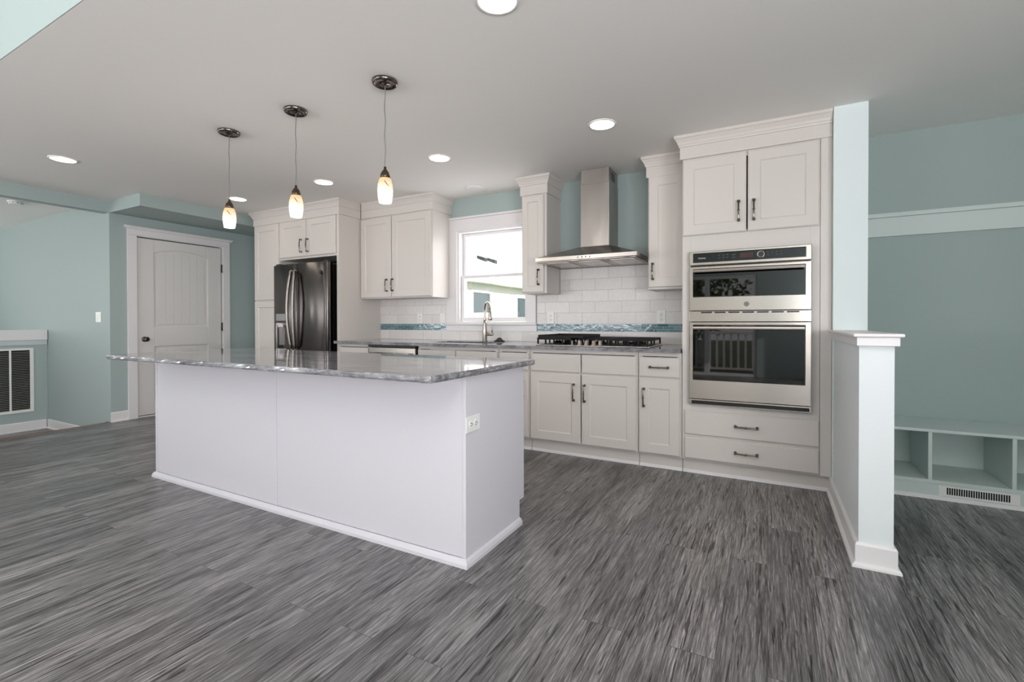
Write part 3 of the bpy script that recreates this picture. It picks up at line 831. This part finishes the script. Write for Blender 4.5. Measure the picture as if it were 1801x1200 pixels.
MB().rings([q(x0 + 0.004, x1 - 0.004, ya + 0.004, yb, 1.6625), q(c0 - 0.006, c1 + 0.006, yc - 0.006, yb, 1.772), q(c0 - 0.006, c1 + 0.006, yc - 0.006, yb, 1.776)]).build('canopy', M_STEELV, t)
MB().box(x0 + 0.01, x1 - 0.01, ya + 0.01, yb, 1.618, 1.6295).build('underside', M_STEELV, t, 0.002)
for fx in (-1.70, -1.42, -1.14):
    mb = MB()
    for i in range(8): mb.box(fx, fx + 0.2, 3.80 + i * 0.045, 3.832 + i * 0.045, 1.6145, 1.6178)
    mb.build('filter', M_STEEL, t)
MB().rings([q(c0, c1, yc, yb, 1.7765), q(c0, c1, yc, yb, 2.325)]).build('lower_chimney', M_STEELV, t, 0.002)
uc = MB().rings([q(c0 + 0.003, c1 - 0.003, yc + 0.003, yb, 2.3255), q(c0 + 0.003, c1 - 0.003, yc + 0.003, yb, ZC - 0.001)]).build('upper_chimney', M_STEELV, t, 0.002)
mb = MB()
for i in range(5): mb.box(c1 - 0.0028, c1 - 0.0018, 4.09, 4.20, 2.352 + i * 0.014, 2.361 + i * 0.014)
mb.build('vent_slots', M_BLACK, uc)
for i in range(4): MB().lathe((HX - 0.05 + i * 0.034, ya - 0.0005, 1.645), [(0.006, 0), (0.006, -0.003)], 12, 'y').build('button', M_NICKEL, t)

# ------------------------------------------------------------------ kitchen window
WY = BW + 0.03
w = struct(MB().box(WX0, WX0 + 0.022, BW - 0.001, BW + 0.15, WZ0, WZ1).box(WX1 - 0.022, WX1, BW - 0.001, BW + 0.15, WZ0, WZ1)
           .box(WX0 + 0.022, WX1 - 0.022, BW - 0.001, BW + 0.15, WZ1 - 0.022, WZ1).box(WX0 + 0.022, WX1 - 0.022, BW + 0.02, BW + 0.15, WZ0, WZ0 + 0.012), 'window_1', M_TRIM)
def sash(z0, z1, y, bot, top):
    a, b = WX0 + 0.024, WX1 - 0.024; s = 0.034
    f = MB().box(a, a + s, y, y + 0.03, z0, z1).box(b - s, b, y, y + 0.03, z0, z1).box(a + s, b - s, y, y + 0.03, z0, z0 + bot).box(a + s, b - s, y, y + 0.03, z1 - top, z1).build('sash', M_TRIM, w, 0.003)
    MB().box(a + s, b - s, y + 0.013, y + 0.017, z0 + bot, z1 - top).build('glass', M_GLASS, f)
    return f
sash(1.595, 2.076, BW + 0.075, 0.028, 0.03)
lo = sash(1.113, 1.612, BW + 0.040, 0.045, 0.028)
MB().box(-2.60, -2.55, BW + 0.020, BW + 0.0395, 1.590, 1.606).build('latch', M_TRIM, lo, 0.003)
mb = MB()
mb.box(-3.138, WX0 + 0.004, BW - 0.022, BW, WZ0, WZ1 - 0.002).box(WX1 - 0.004, -2.042, BW - 0.022, BW, WZ0, WZ1 - 0.002)
mb.box(-3.138, -2.042, BW - 0.022, BW, WZ1 - 0.002, 2.222)
struct(mb, 'trim_window_casing', M_TRIM, 0.002)
struct(MB().box(-3.150, -2.042, BW - 0.036, BW, 2.2225, 2.246), 'trim_window_cap', M_TRIM, 0.003)
struct(MB().box(-3.141, -2.031, BW - 0.048, BW + 0.02, 1.076, 1.0985), 'trim_window_stool', M_TRIM, 0.004)
struct(MB().box(-3.141, -2.031, BW - 0.022, BW, 1.0105, 1.0755), 'trim_window_apron', M_TRIM, 0.003)

# ------------------------------------------------------------------ outlets and switch
def wall_plate(name, c, label, cat, group, face='-y', horizontal=False, gangs=1, switch=False):
    """built facing -Y around the origin, then turned"""
    t = thing(name, c, label, cat, group)
    w, h = (0.0365 + 0.023 * (gangs - 1), 0.058)
    def place(mb, nm, mat, par, bev=0.0):
        vs = []
        for x, y, z in mb.v:
            if horizontal: x, z = -z, x
            if face == '+x': x, y = -y, x
            vs.append((x + c[0], y + c[1], z + c[2]))
        mb.v = vs
        return mb.build(nm, mat, par, bev)
    pl = place(MB().box(-w, w, -0.006, 0, -h, h), 'cover_plate', M_PLATE, t, 0.0025)
    if switch:
        for g in range(gangs):
            x = (g - (gangs - 1) / 2) * 0.046
            place(MB().box(x - 0.016, x + 0.016, -0.009, -0.0061, -0.033, 0.033), 'rocker', M_PLATE, t, 0.002)
    else:
        for s in (-1, 1):
            r = place(MB().lathe((0, -0.0061, s * 0.0195), [(0.0165, 0), (0.0165, -0.002), (0.0150, -0.003)], 18, 'y'), 'receptacle', M_PLATE, t)
            mb = MB()
            for x, hh in ((-0.006, 0.005), (0.006, 0.006)): mb.box(x - 0.0013, x + 0.0013, -0.0098, -0.0092, s * 0.0195 - hh + 0.003, s * 0.0195 + hh + 0.003)
            mb.lathe((0, -0.0092, s * 0.0195 - 0.009), [(0.0028, 0), (0.0028, -0.0006)], 10, 'y')
            place(mb, 'slots', M_SLOT, r)
    return t
OG = 'white outlets on the back wall tile'
TY_ = 4.2853
wall_plate('electrical_outlet', (-3.512, TY_, 1.148), 'white outlet on the tile under the two-door wall cabinet', 'outlet', OG)
wall_plate('electrical_outlet', (-1.882, TY_, 1.148), 'white outlet on the tile just right of the window', 'outlet', OG)
wall_plate('electrical_outlet', (-0.826, TY_, 1.147), 'white outlet on the tile nearest the oven cabinet', 'outlet', OG)
wall_plate('wall_switch', (-3.192, TY_, 1.148), 'white switch plate on the tile close to the left window casing', 'switch', None, switch=True)
wall_plate('wall_switch', (-6.69, SWY, 1.17), 'white double light switch on the teal wall left of the white door', 'switch', None, gangs=2, switch=True)

# ------------------------------------------------------------------ island
IX0, IX1, IY0, IY1 = -3.873, -1.197, 1.774, 2.374
IZ = 0.8645
t = thing('kitchen_island', ((IX0 + IX1) / 2, (IY0 + IY1) / 2, 0), 'large white panelled kitchen island base in the middle of the floor', 'island')
MB().box(IX0 + 0.02, IX1 - 0.02, IY0 + 0.02, IY1 - 0.022, 0.128, IZ).build('carcass', M_ISL, t)
MB().box(IX0 + 0.02, IX1 - 0.02, IY0 + 0.02, IY1 - 0.09, 0.0, 0.1275).build('plinth', M_ISL, t)
SEAM = -2.522
MB().box(IX0 + 0.024, SEAM - 0.009, IY0 + 0.004, IY0 + 0.019, 0.036, IZ).build('back_panel', M_ISL, t, 0.001, 1)
MB().box(SEAM + 0.0015, IX1 - 0.0195, IY0 + 0.004, IY0 + 0.019, 0.036, IZ).build('back_panel', M_ISL, t, 0.001, 1)
MB().box(IX0 + 0.0005, IX0 + 0.022, IY0 + 0.001, IY0 + 0.0195, 0.036, IZ).build('batten', M_ISL, t, 0.001, 1)
MB().box(SEAM - 0.0085, SEAM - 0.0005, IY0 + 0.001, IY0 + 0.019, 0.036, IZ).build('batten', M_ISL, t, 0.001, 1)
# end panels with the toe notch
def end_panel(xa, xb, ya=IY0 + 0.001):
    out = [(ya, 0.0), (2.300, 0.0), (2.300, 0.130), (IY1 - 0.022, 0.130), (IY1 - 0.022, IZ), (ya, IZ)]
    return MB().rings([[(xa, y, z) for y, z in out], [(xb, y, z) for y, z in out]]).build('end_panel', M_ISL, t, 0.0012, 1)
end_panel(IX1 - 0.019, IX1); end_panel(IX0 + 0.0005, IX0 + 0.0195, IY0 + 0.0197)
n = 4; ww = (IX1 - IX0 - 0.02) / n
for i in range(n):
    a = IX0 + 0.01 + i * ww
    d = MB()
    panel_front(d, a + 0.004, a + ww - 0.004, 0.135, IZ - 0.008, 0, 0.0195)
    d.v = [(x, IY1 - 0.002 - y, z) for x, y, z in d.v]
    d.build('door', M_ISL, t)
shoe = lambda o, z: o
prof = [(0.0, 0.0), (0.018, 0.0), (0.017, 0.016), (0.011, 0.030), (0.003, 0.036), (0.0, 0.037)]
rows = [[(IX0 - o, 2.300, z), (IX0 - o, IY0 - o, z), (IX1 + o, IY0 - o, z), (IX1 + o, 2.300, z)] for o, z in prof]
MB().rings([[rows[i][j] for i in range(len(rows))] for j in range(4)]).build('shoe_molding', M_ISL, t)

# island slab, with a slightly broken, hand-chiselled edge
random.seed(4)
TX0, TX1, TY0, TY1, TZ0, TZ1 = -3.885, -1.160, 1.478, 2.425, 0.865, 0.8945
def slab_loop():
    L = []; r = 0.05
    nx, ny = 70, 26
    def edge(a, b, n):
        for i in range(n): L.append((a[0] + (b[0] - a[0]) * i / n, a[1] + (b[1] - a[1]) * i / n))
    def corner(cx, cy, a0, rr):
        for i in range(5):
            a = a0 + PI / 2 * i / 5
            L.append((cx + rr * math.cos(a), cy + rr * math.sin(a)))
    rs = 0.008
    corner(TX0 + r, TY0 + r, PI, r); edge((TX0 + r, TY0), (TX1 - rs, TY0), nx)
    corner(TX1 - rs, TY0 + rs, -PI / 2, rs); edge((TX1, TY0 + rs), (TX1, TY1 - rs), ny)
    corner(TX1 - rs, TY1 - rs, 0, rs); edge((TX1 - rs, TY1), (TX0 + r, TY1), nx)
    corner(TX0 + r, TY1 - r, PI / 2, r); edge((TX0, TY1 - r), (TX0, TY0 + r), ny)
    return L
L = slab_loop(); c_ = ((TX0 + TX1) / 2, (TY0 + TY1) / 2)
def lay(z, inset, jz, jr):
    out = []
    n = len(L)
    for i, (x, y) in enumerate(L):
        px, py = L[i - 1]; qx, qy = L[(i + 1) % n]
        tx, ty = qx - px, qy - py; ln = math.hypot(tx, ty) or 1
        nx_, ny_ = -ty / ln, tx / ln
        k = inset + random.uniform(-jr, jr)
        out.append((x + nx_ * k, y + ny_ * k, z + random.uniform(-jz, jz)))
    return out
mb = MB()
mb.rings([lay(TZ0, 0.012, 0, 0), lay(TZ0 + 0.001, 0.005, 0.0012, 0.002), lay(TZ0 + 0.010, 0.0, 0.001, 0.0022), lay(TZ0 + 0.020, 0.0005, 0.001, 0.0022),
          lay(TZ1 - 0.003, 0.002, 0.0004, 0.0008), lay(TZ1, 0.006, 0, 0)], True, True, False)
tag(mb.build('island_countertop', M_GRANITE), 'grey granite island countertop with chiselled edge on the white base', 'countertop')
wall_plate('electrical_outlet', (IX1 + 0.0002, 1.829, 0.641), 'white sideways outlet on the end panel of the island', 'outlet', None, face='+x', horizontal=True)

# ------------------------------------------------------------------ column, knee wall, cap
struct(MB().box(0.3585, 0.535, 3.59, BW, 0, ZC), 'wall_column', paint('column_paint', (224, 234, 235), 0.6, 0.02, 0.03))
struct(MB().box(0.362, 0.489, 2.632, 3.59, 0, 0.998), 'wall_knee', paint('knee_wall_paint', (226, 232, 234), 0.5, 0.02, 0.02))
struct(MB().box(0.349, 0.503, 2.600, 3.589, 0.9985, 1.037), 'trim_knee_frieze', M_TRIM, 0.002)
struct(MB().box(0.335, 0.517, 2.586, 3.589, 1.0375, 1.0535), 'trim_knee_cap', M_TRIM, 0.005)
def base_run(name, pts, h=0.108, t=0.013, mat=M_TRIM, shoe=True):
    """baseboard with quarter round along a polyline; room on the right of travel"""
    prof = [(0.0, 0.0), (t + 0.014, 0.0), (t + 0.013, 0.010), (t + 0.006, 0.018), (t, 0.020), (t, h - 0.010), (t - 0.006, h), (0.0, h)] if shoe else [(0.0, 0.0), (t, 0.0), (t, h - 0.010), (t - 0.006, h), (0.0, h)]
    P = [Vector(p) for p in pts]; cols = []
    for i, p in enumerate(P):
        ns = []
        for a, b in ((i - 1, i), (i, i + 1)):
            if a >= 0 and b < len(P):
                d = (P[b] - P[a]); d.z = 0; d.normalize(); ns.append(Vector((d.y, -d.x, 0)))
        nrm = ns[0] if len(ns) == 1 else (ns[0] + ns[1]) / (1 + ns[0].dot(ns[1]))
        cols.append([(p.x + nrm.x * o, p.y + nrm.y * o, p.z + z) for o, z in prof])
    return struct(MB().rings(cols), name, mat)
base_run('baseboard_knee', [(0.3615, 3.676, 0), (0.3615, 2.6315, 0), (0.4895, 2.6315, 0), (0.4895, 3.58, 0)])
base_run('baseboard_left', [(LX + 0.0003, SWY + 0.0, 0), (LX + 0.0003, 2.668, 0)])
base_run('baseboard_left_rear', [(LX + 0.0003, 3.84, 0), (LX + 0.0003, BW - 0.02, 0)])
base_run('baseboard_switch', [(-8.08, SWY - 0.0003, SUNK), (LX - 0.125, SWY - 0.0003, SUNK)], 0.115)
base_run('baseboard_half', [(-8.0997, REAR + 0.02, SUNK), (-8.0997, 2.488, SUNK)], 0.115)

# ------------------------------------------------------------------ white door in the left wall
def xface(mb):
    """turn something built facing -Y (x = along, y = depth) so that it faces +X on the left wall"""
    mb.v = [(LX - y, x, z) for x, y, z in mb.v]; return mb
dr = struct(xface(MB().box(DY0, DY1, 0.026, 0.066, 0.02, DZ - 0.004)), 'door_1', M_DOOR, 0.002)
# stiles and rails standing proud of the panels, arched upper panel
yo = 0.008
P0, P1 = 2.945, 3.557
def arch(z, x): return z + 0.055 * (1 - ((x - (P0 + P1) / 2) / ((P1 - P0) / 2)) ** 2)
mb = MB()
mb.box(DY0 + 0.002, P0, yo, 0.0259, 0.022, DZ - 0.006).box(P1, DY1 - 0.002, yo, 0.0259, 0.022, DZ - 0.006)
mb.box(P0, P1, yo, 0.0259, 0.022, 0.20).box(P0, P1, yo, 0.0259, 0.825, 1.05)
n = 24
rs = []
for i in range(n + 1):
    x = P0 + (P1 - P0) * i / n
    a = arch(1.935, x)
    rs.append([(x, yo, a), (x, yo, DZ - 0.006), (x, 0.0259, DZ - 0.006), (x, 0.0259, a)])
mb.rings(rs)
xface(mb).build('stile_frame', M_DOOR, dr, 0.005, 2)
def plank_field(z0, z1, arched):
    mb = MB(); m = 0.035; a, b = P0 + m, P1 - m; k = 6; w_ = (b - a) / k
    for i in range(k):
        xa, xb = a + i * w_ + 0.0008, a + (i + 1) * w_ - 0.0008
        rs = []
        for j in range(5):
            x = xa + (xb - xa) * j / 4
            top = (arch(z1 - m, x) if arched else z1 - m)
            rs.append([(x, 0.0165, z0 + m), (x, 0.0165, top), (x, 0.0259, top), (x, 0.0259, z0 + m)])
        mb.rings(rs)
    return xface(mb).build('panel', M_DOOR, dr, 0.0012, 1)
plank_field(1.05, 1.935, True); plank_field(0.20, 0.825, False)
kn = MB().lathe((2.842, yo, 0.912), [(0.031, 0), (0.031, -0.004), (0.026, -0.008), (0.011, -0.012), (0.011, -0.028), (0.024, -0.036), (0.0285, -0.048), (0.026, -0.060), (0.012, -0.066)], 22, 'y')
xface(kn).build('knob', M_BRONZE, dr)
for z in (0.25, 1.0, 1.775):
    h = MB().box(DY1 - 0.004, DY1 + 0.012, 0.002, 0.0075, z, z + 0.10)
    h.tube([(DY1 + 0.003, -0.003, z - 0.004), (DY1 + 0.003, -0.003, z + 0.104)], 0.0055, 8)
    xface(h).build('hinge', M_BRONZE, dr)
# jambs and casing (door leaf set back a little; a sheet coloured near-black puts shade in the gap)
struct(xface(MB().box(DY0 - 0.0195, DY0 - 0.004, 0.0, 0.119, 0, DZ + 0.0195).box(DY1 + 0.0135, DY1 + 0.0195, 0.0, 0.119, 0, DZ + 0.0195).box(DY0 - 0.004, DY1 + 0.0135, 0.0, 0.119, DZ + 0.006, DZ + 0.0195)), 'trim_door_jamb', M_TRIM)
struct(xface(MB().box(DY0 - 0.02, DY1 + 0.02, 0.08, 0.119, 0.0, DZ + 0.02)), 'trim_door_gap_shade', M_SHADOW)
mb = MB().box(2.668, DY0 - 0.010, -0.018, -0.0002, 0, DZ + 0.012).box(DY1 + 0.014, 3.832, -0.018, -0.0002, 0, DZ + 0.012).box(2.668, 3.832, -0.018, -0.0002, DZ + 0.0125, 2.183)
struct(xface(mb), 'trim_door_casing', M_TRIM, 0.002)
struct(xface(MB().box(2.652, 3.858, -0.036, -0.0002, 2.1835, 2.200).box(2.640, 3.870, -0.046, -0.0002, 2.2002, 2.214)), 'trim_door_cap', M_TRIM, 0.003)
struct(xface(MB().box(DY0, DY1, -0.004, 0.10, 0, 0.014)), 'trim_door_threshold', M_TRIM, 0.002)

# ------------------------------------------------------------------ sunken room: half wall, ledge, return grille, smoke detector
HXP = -8.1
struct(MB().box(HXP - 0.12, HXP, REAR, SWY - 0.002, SUNK, 0.83), 'wall_half', M_TEAL)
struct(MB().box(HXP - 0.14, HXP + 0.012, REAR, SWY - 0.008, 0.8305, 0.892), 'trim_half_apron', paint('ledge_apron_shaded', (200, 206, 208), 0.5))  # greyer than the trim: shade under the ledge put into the colour
struct(MB().box(HXP - 0.17, HXP + 0.030, REAR, SWY - 0.008, 0.8925, 1.018), 'trim_half_ledge', M_TRIM, 0.003)
t = thing('return_air_grille', (HXP, 1.9, 0.4), 'large white louvered return air grille in the teal half wall', 'grille')
gy0, gy1, gz0, gz1 = 1.38, 2.375, 0.0, 0.793
X_ = HXP + 0.0005
def gbox(mb, a, b, c, d, e): return mb.box(X_, X_ + e, a, b, c, d)
mb = MB()
gbox(mb, gy0, gy1, gz0, gz0 + 0.032, 0.012); gbox(mb, gy0, gy1, gz1 - 0.026, gz1, 0.012)
gbox(mb, gy0, gy0 + 0.035, gz0 + 0.032, gz1 - 0.026, 0.012); gbox(mb, gy1 - 0.035, gy1, gz0 + 0.032, gz1 - 0.026, 0.012)
mb.build('frame', M_PLATE, t, 0.002)
for yy in (1.72, 2.165): gbox(MB(), yy - 0.009, yy + 0.009, gz0 + 0.032, gz1 - 0.026, 0.0115).build('mullion', M_PLATE, t)
gbox(MB(), gy0 + 0.035, gy1 - 0.035, gz0 + 0.032, gz1 - 0.026, 0.001).build('backing', M_SHADOW, t)
mb = MB(); nl = 34
for i in range(nl):
    z = gz0 + 0.036 + (gz1 - gz0 - 0.066) * i / nl
    ring = [(X_ + 0.0015, z + 0.004), (X_ + 0.0015, z + 0.005), (X_ + 0.0105, z + 0.0005), (X_ + 0.0105, z - 0.0005)]
    mb.rings([[(a, y, b) for a, b in ring] for y in (gy0 + 0.0355, gy1 - 0.0355)])
mb.build('louvers', plastic('grey_louver', (150, 150, 146), 0.4), t)
t = thing('smoke_detector', (-7.38, 2.03, ZC + 0.006), 'round white smoke detector on the ceiling above the sunken room', 'detector')
MB().lathe((-7.38, 2.03, ZC + 0.006), [(0.068, 0), (0.068, -0.012), (0.058, -0.016), (0.056, -0.030), (0.045, -0.036)], 28).build('body', M_PLATE, t)
mb = MB()
for i in range(10):
    a = 2 * PI * i / 10
    mb.box(-7.38 + 0.0572 * math.cos(a) - 0.004, -7.38 + 0.0572 * math.cos(a) + 0.004, 2.03 + 0.0572 * math.sin(a) - 0.004, 2.03 + 0.0572 * math.sin(a) + 0.004, ZC - 0.018, ZC - 0.012)
mb.build('vent_slots', M_SLOT, t)

# ------------------------------------------------------------------ mudroom nook: rail board and storage bench
struct(MB().box(0.536, RX, BW - 0.018, BW, 1.717, 1.852), 'trim_hook_board', M_BAND, 0.002)
struct(MB().box(0.536, RX, BW - 0.030, BW, 1.8525, 1.884), 'trim_hook_cap', M_BAND, 0.004)
BY = 3.842
t = thing('storage_bench', (1.4, 4.07, 0), 'white built-in storage bench with open cubbies in the teal nook', 'bench')
bx0, bx1 = 0.5365, RX - 0.005
bt = 0.434
MB().box(bx0, bx1, BY, BW - 0.002, bt - 0.019, bt).build('top', M_BAND, t, 0.002)
MB().box(bx0, bx1, BY + 0.001, BW - 0.002, 0.094, 0.118).build('shelf', M_BAND, t, 0.001)
MB().box(bx0, bx1, BW - 0.03, BW - 0.002, 0.1185, bt - 0.0195).build('back_panel', M_BAND, t)
for x in (0.5365, 0.8825, 1.264, 1.646, 2.028):
    MB().box(x, x + 0.0195, BY, BW - 0.0305, 0.1185, bt - 0.0195).build('divider', M_BAND, t, 0.001)
MB().box(bx0, bx1, BY + 0.006, BY + 0.02, 0.0, 0.0935).build('toe_board', M_BAND, t)
MB().rings([[(x, BY + 0.0055, 0.0), (x, BY - 0.010, 0.0), (x, BY - 0.008, 0.012), (x, BY, 0.021), (x, BY + 0.0055, 0.022)] for x in (bx0, bx1)]).build('toe_molding', M_TRIM, t)
t = thing('floor_register', (1.11, BY, 0.07), 'white slotted air register in the toe board of the bench', 'register')
rx0, rx1, rz0, rz1 = 0.932, 1.300, 0.024, 0.092
MB().box(rx0, rx1, BY + 0.001, BY + 0.0058, rz0, rz1).build('frame', M_PLATE, t, 0.0015)
mb = MB(); ns = 26
for i in range(ns):
    x = rx0 + 0.04 + (rx1 - rx0 - 0.08) * i / ns
    mb.box(x, x + 0.0075, BY + 0.0004, BY + 0.0009, rz0 + 0.014, rz1 - 0.012)
mb.build('slots', M_SHADOW, t)

# ------------------------------------------------------------------ pendants
def pendant(c, label):
    x, y = c
    t = thing('pendant_light', (x, y, ZC), label, 'pendant lamp', 'pendant lamps over the island')
    MB().lathe((x, y, ZC), [(0.070, -0.0002), (0.0715, -0.004), (0.068, -0.017), (0.062, -0.0205), (0.056, -0.019), (0.053, -0.0165), (0.012, -0.0175), (0.009, -0.026), (0.005, -0.028)], 36).build('canopy', M_NICKEL, t)
    pts = [(x + 0.003 * math.sin(i * 1.3), y, ZC - 0.022 - (ZC - 0.022 - 1.965) * i / 14) for i in range(15)]
    MB().tube(pts, 0.0026, 8).build('cord', M_GREY, t)
    MB().lathe((x, y, 1.912), [(0.0285, 0), (0.0275, 0.012), (0.0225, 0.030), (0.013, 0.045), (0.008, 0.050), (0.0075, 0.062), (0.004, 0.066)], 24).build('cap', M_BRONZE, t)
    sh = MB().lathe((x, y, 1.775), [(0.0310, 0.001), (0.0345, 0.0), (0.0385, 0.020), (0.0418, 0.045), (0.0428, 0.070), (0.0405, 0.100), (0.0345, 0.125), (0.029, 0.1368)], 28).build('shade', M_SHADE, t)
    # dark streak of the art glass
    pts = []
    for i in range(7):
        a = -0.98 + 0.10 * i; z = 1.893 - 0.0055 * i
        r = 0.0368 + 0.0010 * i
        pts.append((x + r * math.cos(a), y + r * math.sin(a), z))
    MB().tube(pts, [0.0006, 0.0018, 0.0024, 0.0026, 0.0022, 0.0016, 0.0006], 6).build('streak', M_BRONZE, sh)
    l = bpy.data.lights.new('pendant_bulb', 'POINT'); l.energy = 2.6; l.color = (1.0, 0.9, 0.78); l.shadow_soft_size = 0.045
    lo_ = bpy.data.objects.new('pendant_bulb', l); COL.objects.link(lo_); lo_.parent = t; lo_.location = (0, 0, 1.72 - ZC)
    return t
p0 = pendant((-3.348, 2.004), 'pendant lamp over the far end of the island, smallest of the three')
dup(p0, (-2.639, 2.004, ZC), 'middle pendant lamp of the three over the island')
dup(p0, (-1.888, 2.004, ZC), 'pendant lamp over the near end of the island, closest to the range hood')

# ------------------------------------------------------------------ recessed lights and ceiling disc
t = thing('recessed_light', (-1.0, 3.148, ZC), 'lit recessed ceiling light in front of the oven cabinet and hood', 'ceiling light', 'lit recessed ceiling lights')
MB().rings([[(-1.0 + r * math.cos(a), 3.148 + r * math.sin(a), ZC + z) for a in [2 * PI * j / 36 for j in range(36)]] for r, z in ((0.094, -0.0002), (0.094, -0.004), (0.082, -0.006), (0.080, -0.002))], False, False, True).build('trim_ring', M_PLATE, t)
MB().lathe((-1.0, 3.148, ZC), [(0.0805, -0.0005), (0.0805, -0.003)], 36).build('lens', M_LAMP, t)
l = bpy.data.lights.new('recessed_lamp', 'AREA'); l.shape = 'DISK'; l.size = 0.15; l.energy = 0.6; l.color = (1.0, 0.88, 0.78)
lo_ = bpy.data.objects.new('recessed_lamp', l); COL.objects.link(lo_); lo_.parent = t; lo_.location = (0, 0, -0.008)
for (x, y, lab) in ((-2.376, 3.15, 'lit recessed ceiling light in front of the kitchen window'),
                    (-3.76, 3.16, 'lit recessed ceiling light in front of the two-door wall cabinet'),
                    (-5.09, 3.14, 'lit recessed ceiling light behind the far pendant, near the teal soffit'),
                    (-5.112, 1.69, 'lit recessed ceiling light near the teal header above the opening'),
                    (-1.0, 1.725, 'lit recessed ceiling light cut by the top edge of the photo')):
    dup(t, (x, y, ZC), lab)
t = thing('ceiling_speaker', (-2.59, 4.02, ZC), 'unlit round white flush disc on the ceiling above the window', 'speaker')
MB().lathe((-2.59, 4.02, ZC), [(0.098, -0.0002), (0.098, -0.008), (0.088, -0.012)], 36).build('rim', M_PLATE, t)
MB().lathe((-2.59, 4.02, ZC - 0.012), [(0.086, -0.0001), (0.086, -0.002), (0.080, -0.003)], 36).build('grille', M_PLATE, t)

# ------------------------------------------------------------------ outdoors
struct(MB().box(-40, 40, -40, 40, -0.75, -0.6), 'ground', M_GRASS)
struct(MB().box(-8, 3.2, BW + 0.15, BW + 0.95, 2.62, 2.72), 'sun_block_eave', M_SIDING)  # unseen overhang added to keep the sun out of the kitchen window
NXP = -9.0
t = thing('neighbour_house', (NXP, 15, -0.6), 'pale neighbouring house with light roof seen through the kitchen window', 'house')
def wall_cut(mb, y0, y1, z0, z1, holes):
    ys = sorted({y0, y1} | {h[0] for h in holes} | {h[1] for h in holes})
    for a, b in zip(ys, ys[1:]):
        hh = [h for h in holes if h[0] <= a and h[1] >= b]
        if not hh: mb.box(NXP - 0.2, NXP, a, b, z0, z1)
        else: mb.box(NXP - 0.2, NXP, a, b, z0, hh[0][2]); mb.box(NXP - 0.2, NXP, a, b, hh[0][3], z1)
NW = [(13.75, 14.97, 1.22, 2.19), (17.02, 18.17, 1.26, 2.13)]
mb = MB(); wall_cut(mb, 8.5, 24, -0.6, 2.6, NW)
mb.build('wall', M_SIDING, t)
for a, b, c, d in NW:
    f = MB().box(NXP - 0.05, NXP + 0.03, a - 0.08, a + 0.05, c - 0.08, d + 0.08).box(NXP - 0.05, NXP + 0.03, b - 0.05, b + 0.08, c - 0.08, d + 0.08).box(NXP - 0.05, NXP + 0.03, a + 0.05, b - 0.05, c - 0.08, c + 0.04).box(NXP - 0.05, NXP + 0.03, a + 0.05, b - 0.05, d - 0.04, d + 0.08).build('window', M_TRIM, t)
    MB().box(NXP - 0.04, NXP - 0.02, a + 0.05, b - 0.05, c + 0.04, d - 0.04).build('pane', M_NGLASS, f)
MB().rings([[(NXP + 0.45, y, 2.52), (NXP + 0.45, y, 2.64), (NXP - 5.5, y, 5.0), (NXP - 5.5, y, 4.88)] for y in (8.2, 24.3)]).build('roof', M_SHINGLE, t)
MB().box(NXP + 0.45, NXP + 0.48, 8.2, 24.3, 2.46, 2.66).build('fascia', M_SIDING, t)
MB().box(NXP, NXP + 0.45, 8.2, 24.3, 2.475, 2.52).build('soffit', M_SIDING, t)
for y in (19.7, 20.65):
    x = NXP - 3.3
    z = 2.64 + (NXP + 0.45 - x) * (2.36 / 5.95)
    MB().rings([[(x + 0.22, yy, z - 0.09), (x + 0.22, yy, z + 0.10), (x - 0.22, yy, z + 0.24), (x - 0.22, yy, z + 0.09)] for yy in (y - 0.14, y + 0.14)]).build('roof_vent', M_IRON, t)
# deck and railing behind the camera (mirrored in the oven glass)
struct(MB().box(-4, 2.5, -5.1, REAR - 0.13, -0.16, -0.10), 'floor_deck', M_DECK)
t = thing('deck_railing', (-1, -4.75, -0.1), 'white deck railing outside the patio door, mirrored in the oven glass', 'railing')
MB().box(-4, 2.5, -4.78, -4.71, 0.82, 0.88).build('top_rail', M_TRIM, t, 0.004)
MB().box(-4, 2.5, -4.77, -4.72, 0.0, 0.05).build('bottom_rail', M_TRIM, t, 0.004)
for x in (-2.6, -1.30, 0.6): MB().box(x - 0.06, x + 0.06, -4.81, -4.69, -0.1, 1.0).build('post', M_TRIM, t, 0.004)
for i in range(42):
    x = -3.9 + i * 0.15
    if min(abs(x - p) for p in (-2.6, -1.30, 0.6)) > 0.09: MB().box(x - 0.02, x + 0.02, -4.765, -4.725, 0.0505, 0.8195).build('baluster', M_TRIM, t)
random.seed(11)
def tree(x, y, h, r, label):
    t = thing('garden_tree', (x, y, -0.6), label, 'tree', 'trees beyond the deck')
    MB().tube([(x, y, -0.6), (x + 0.1, y, h * 0.4), (x, y + 0.1, h * 0.8)], [0.16, 0.12, 0.05], 8).build('trunk', M_BARK, t)
    mb = MB()
    for i in range(2600):
        v = Vector((random.gauss(0, 1), random.gauss(0, 1), random.gauss(0, 1))).normalized() * (random.random() ** 0.45)
        p = Vector((x + v.x * r, y + v.y * r, h * 0.55 + v.z * h * 0.5))
        a = Vector((random.uniform(-1, 1), random.uniform(-1, 1), random.uniform(-1, 1))).normalized() * 0.13
        b = a.cross(Vector((random.uniform(-1, 1), random.uniform(-1, 1), random.uniform(-1, 1)))).normalized() * 0.08
        mb.add([p - a, p + b, p + a, p - b], [(0, 1, 2, 3)])
    mb.build('crown', M_LEAF, t)
tree(-2.6, -12.5, 6.2, 2.3, 'green leafy tree beyond the deck left of the patio door')
tree(2.4, -10.0, 5.2, 1.9, 'green leafy tree beyond the deck right of the patio door')
tree(-8.0, -11.0, 5.2, 1.8, 'green leafy tree beyond the deck outside the wide window')
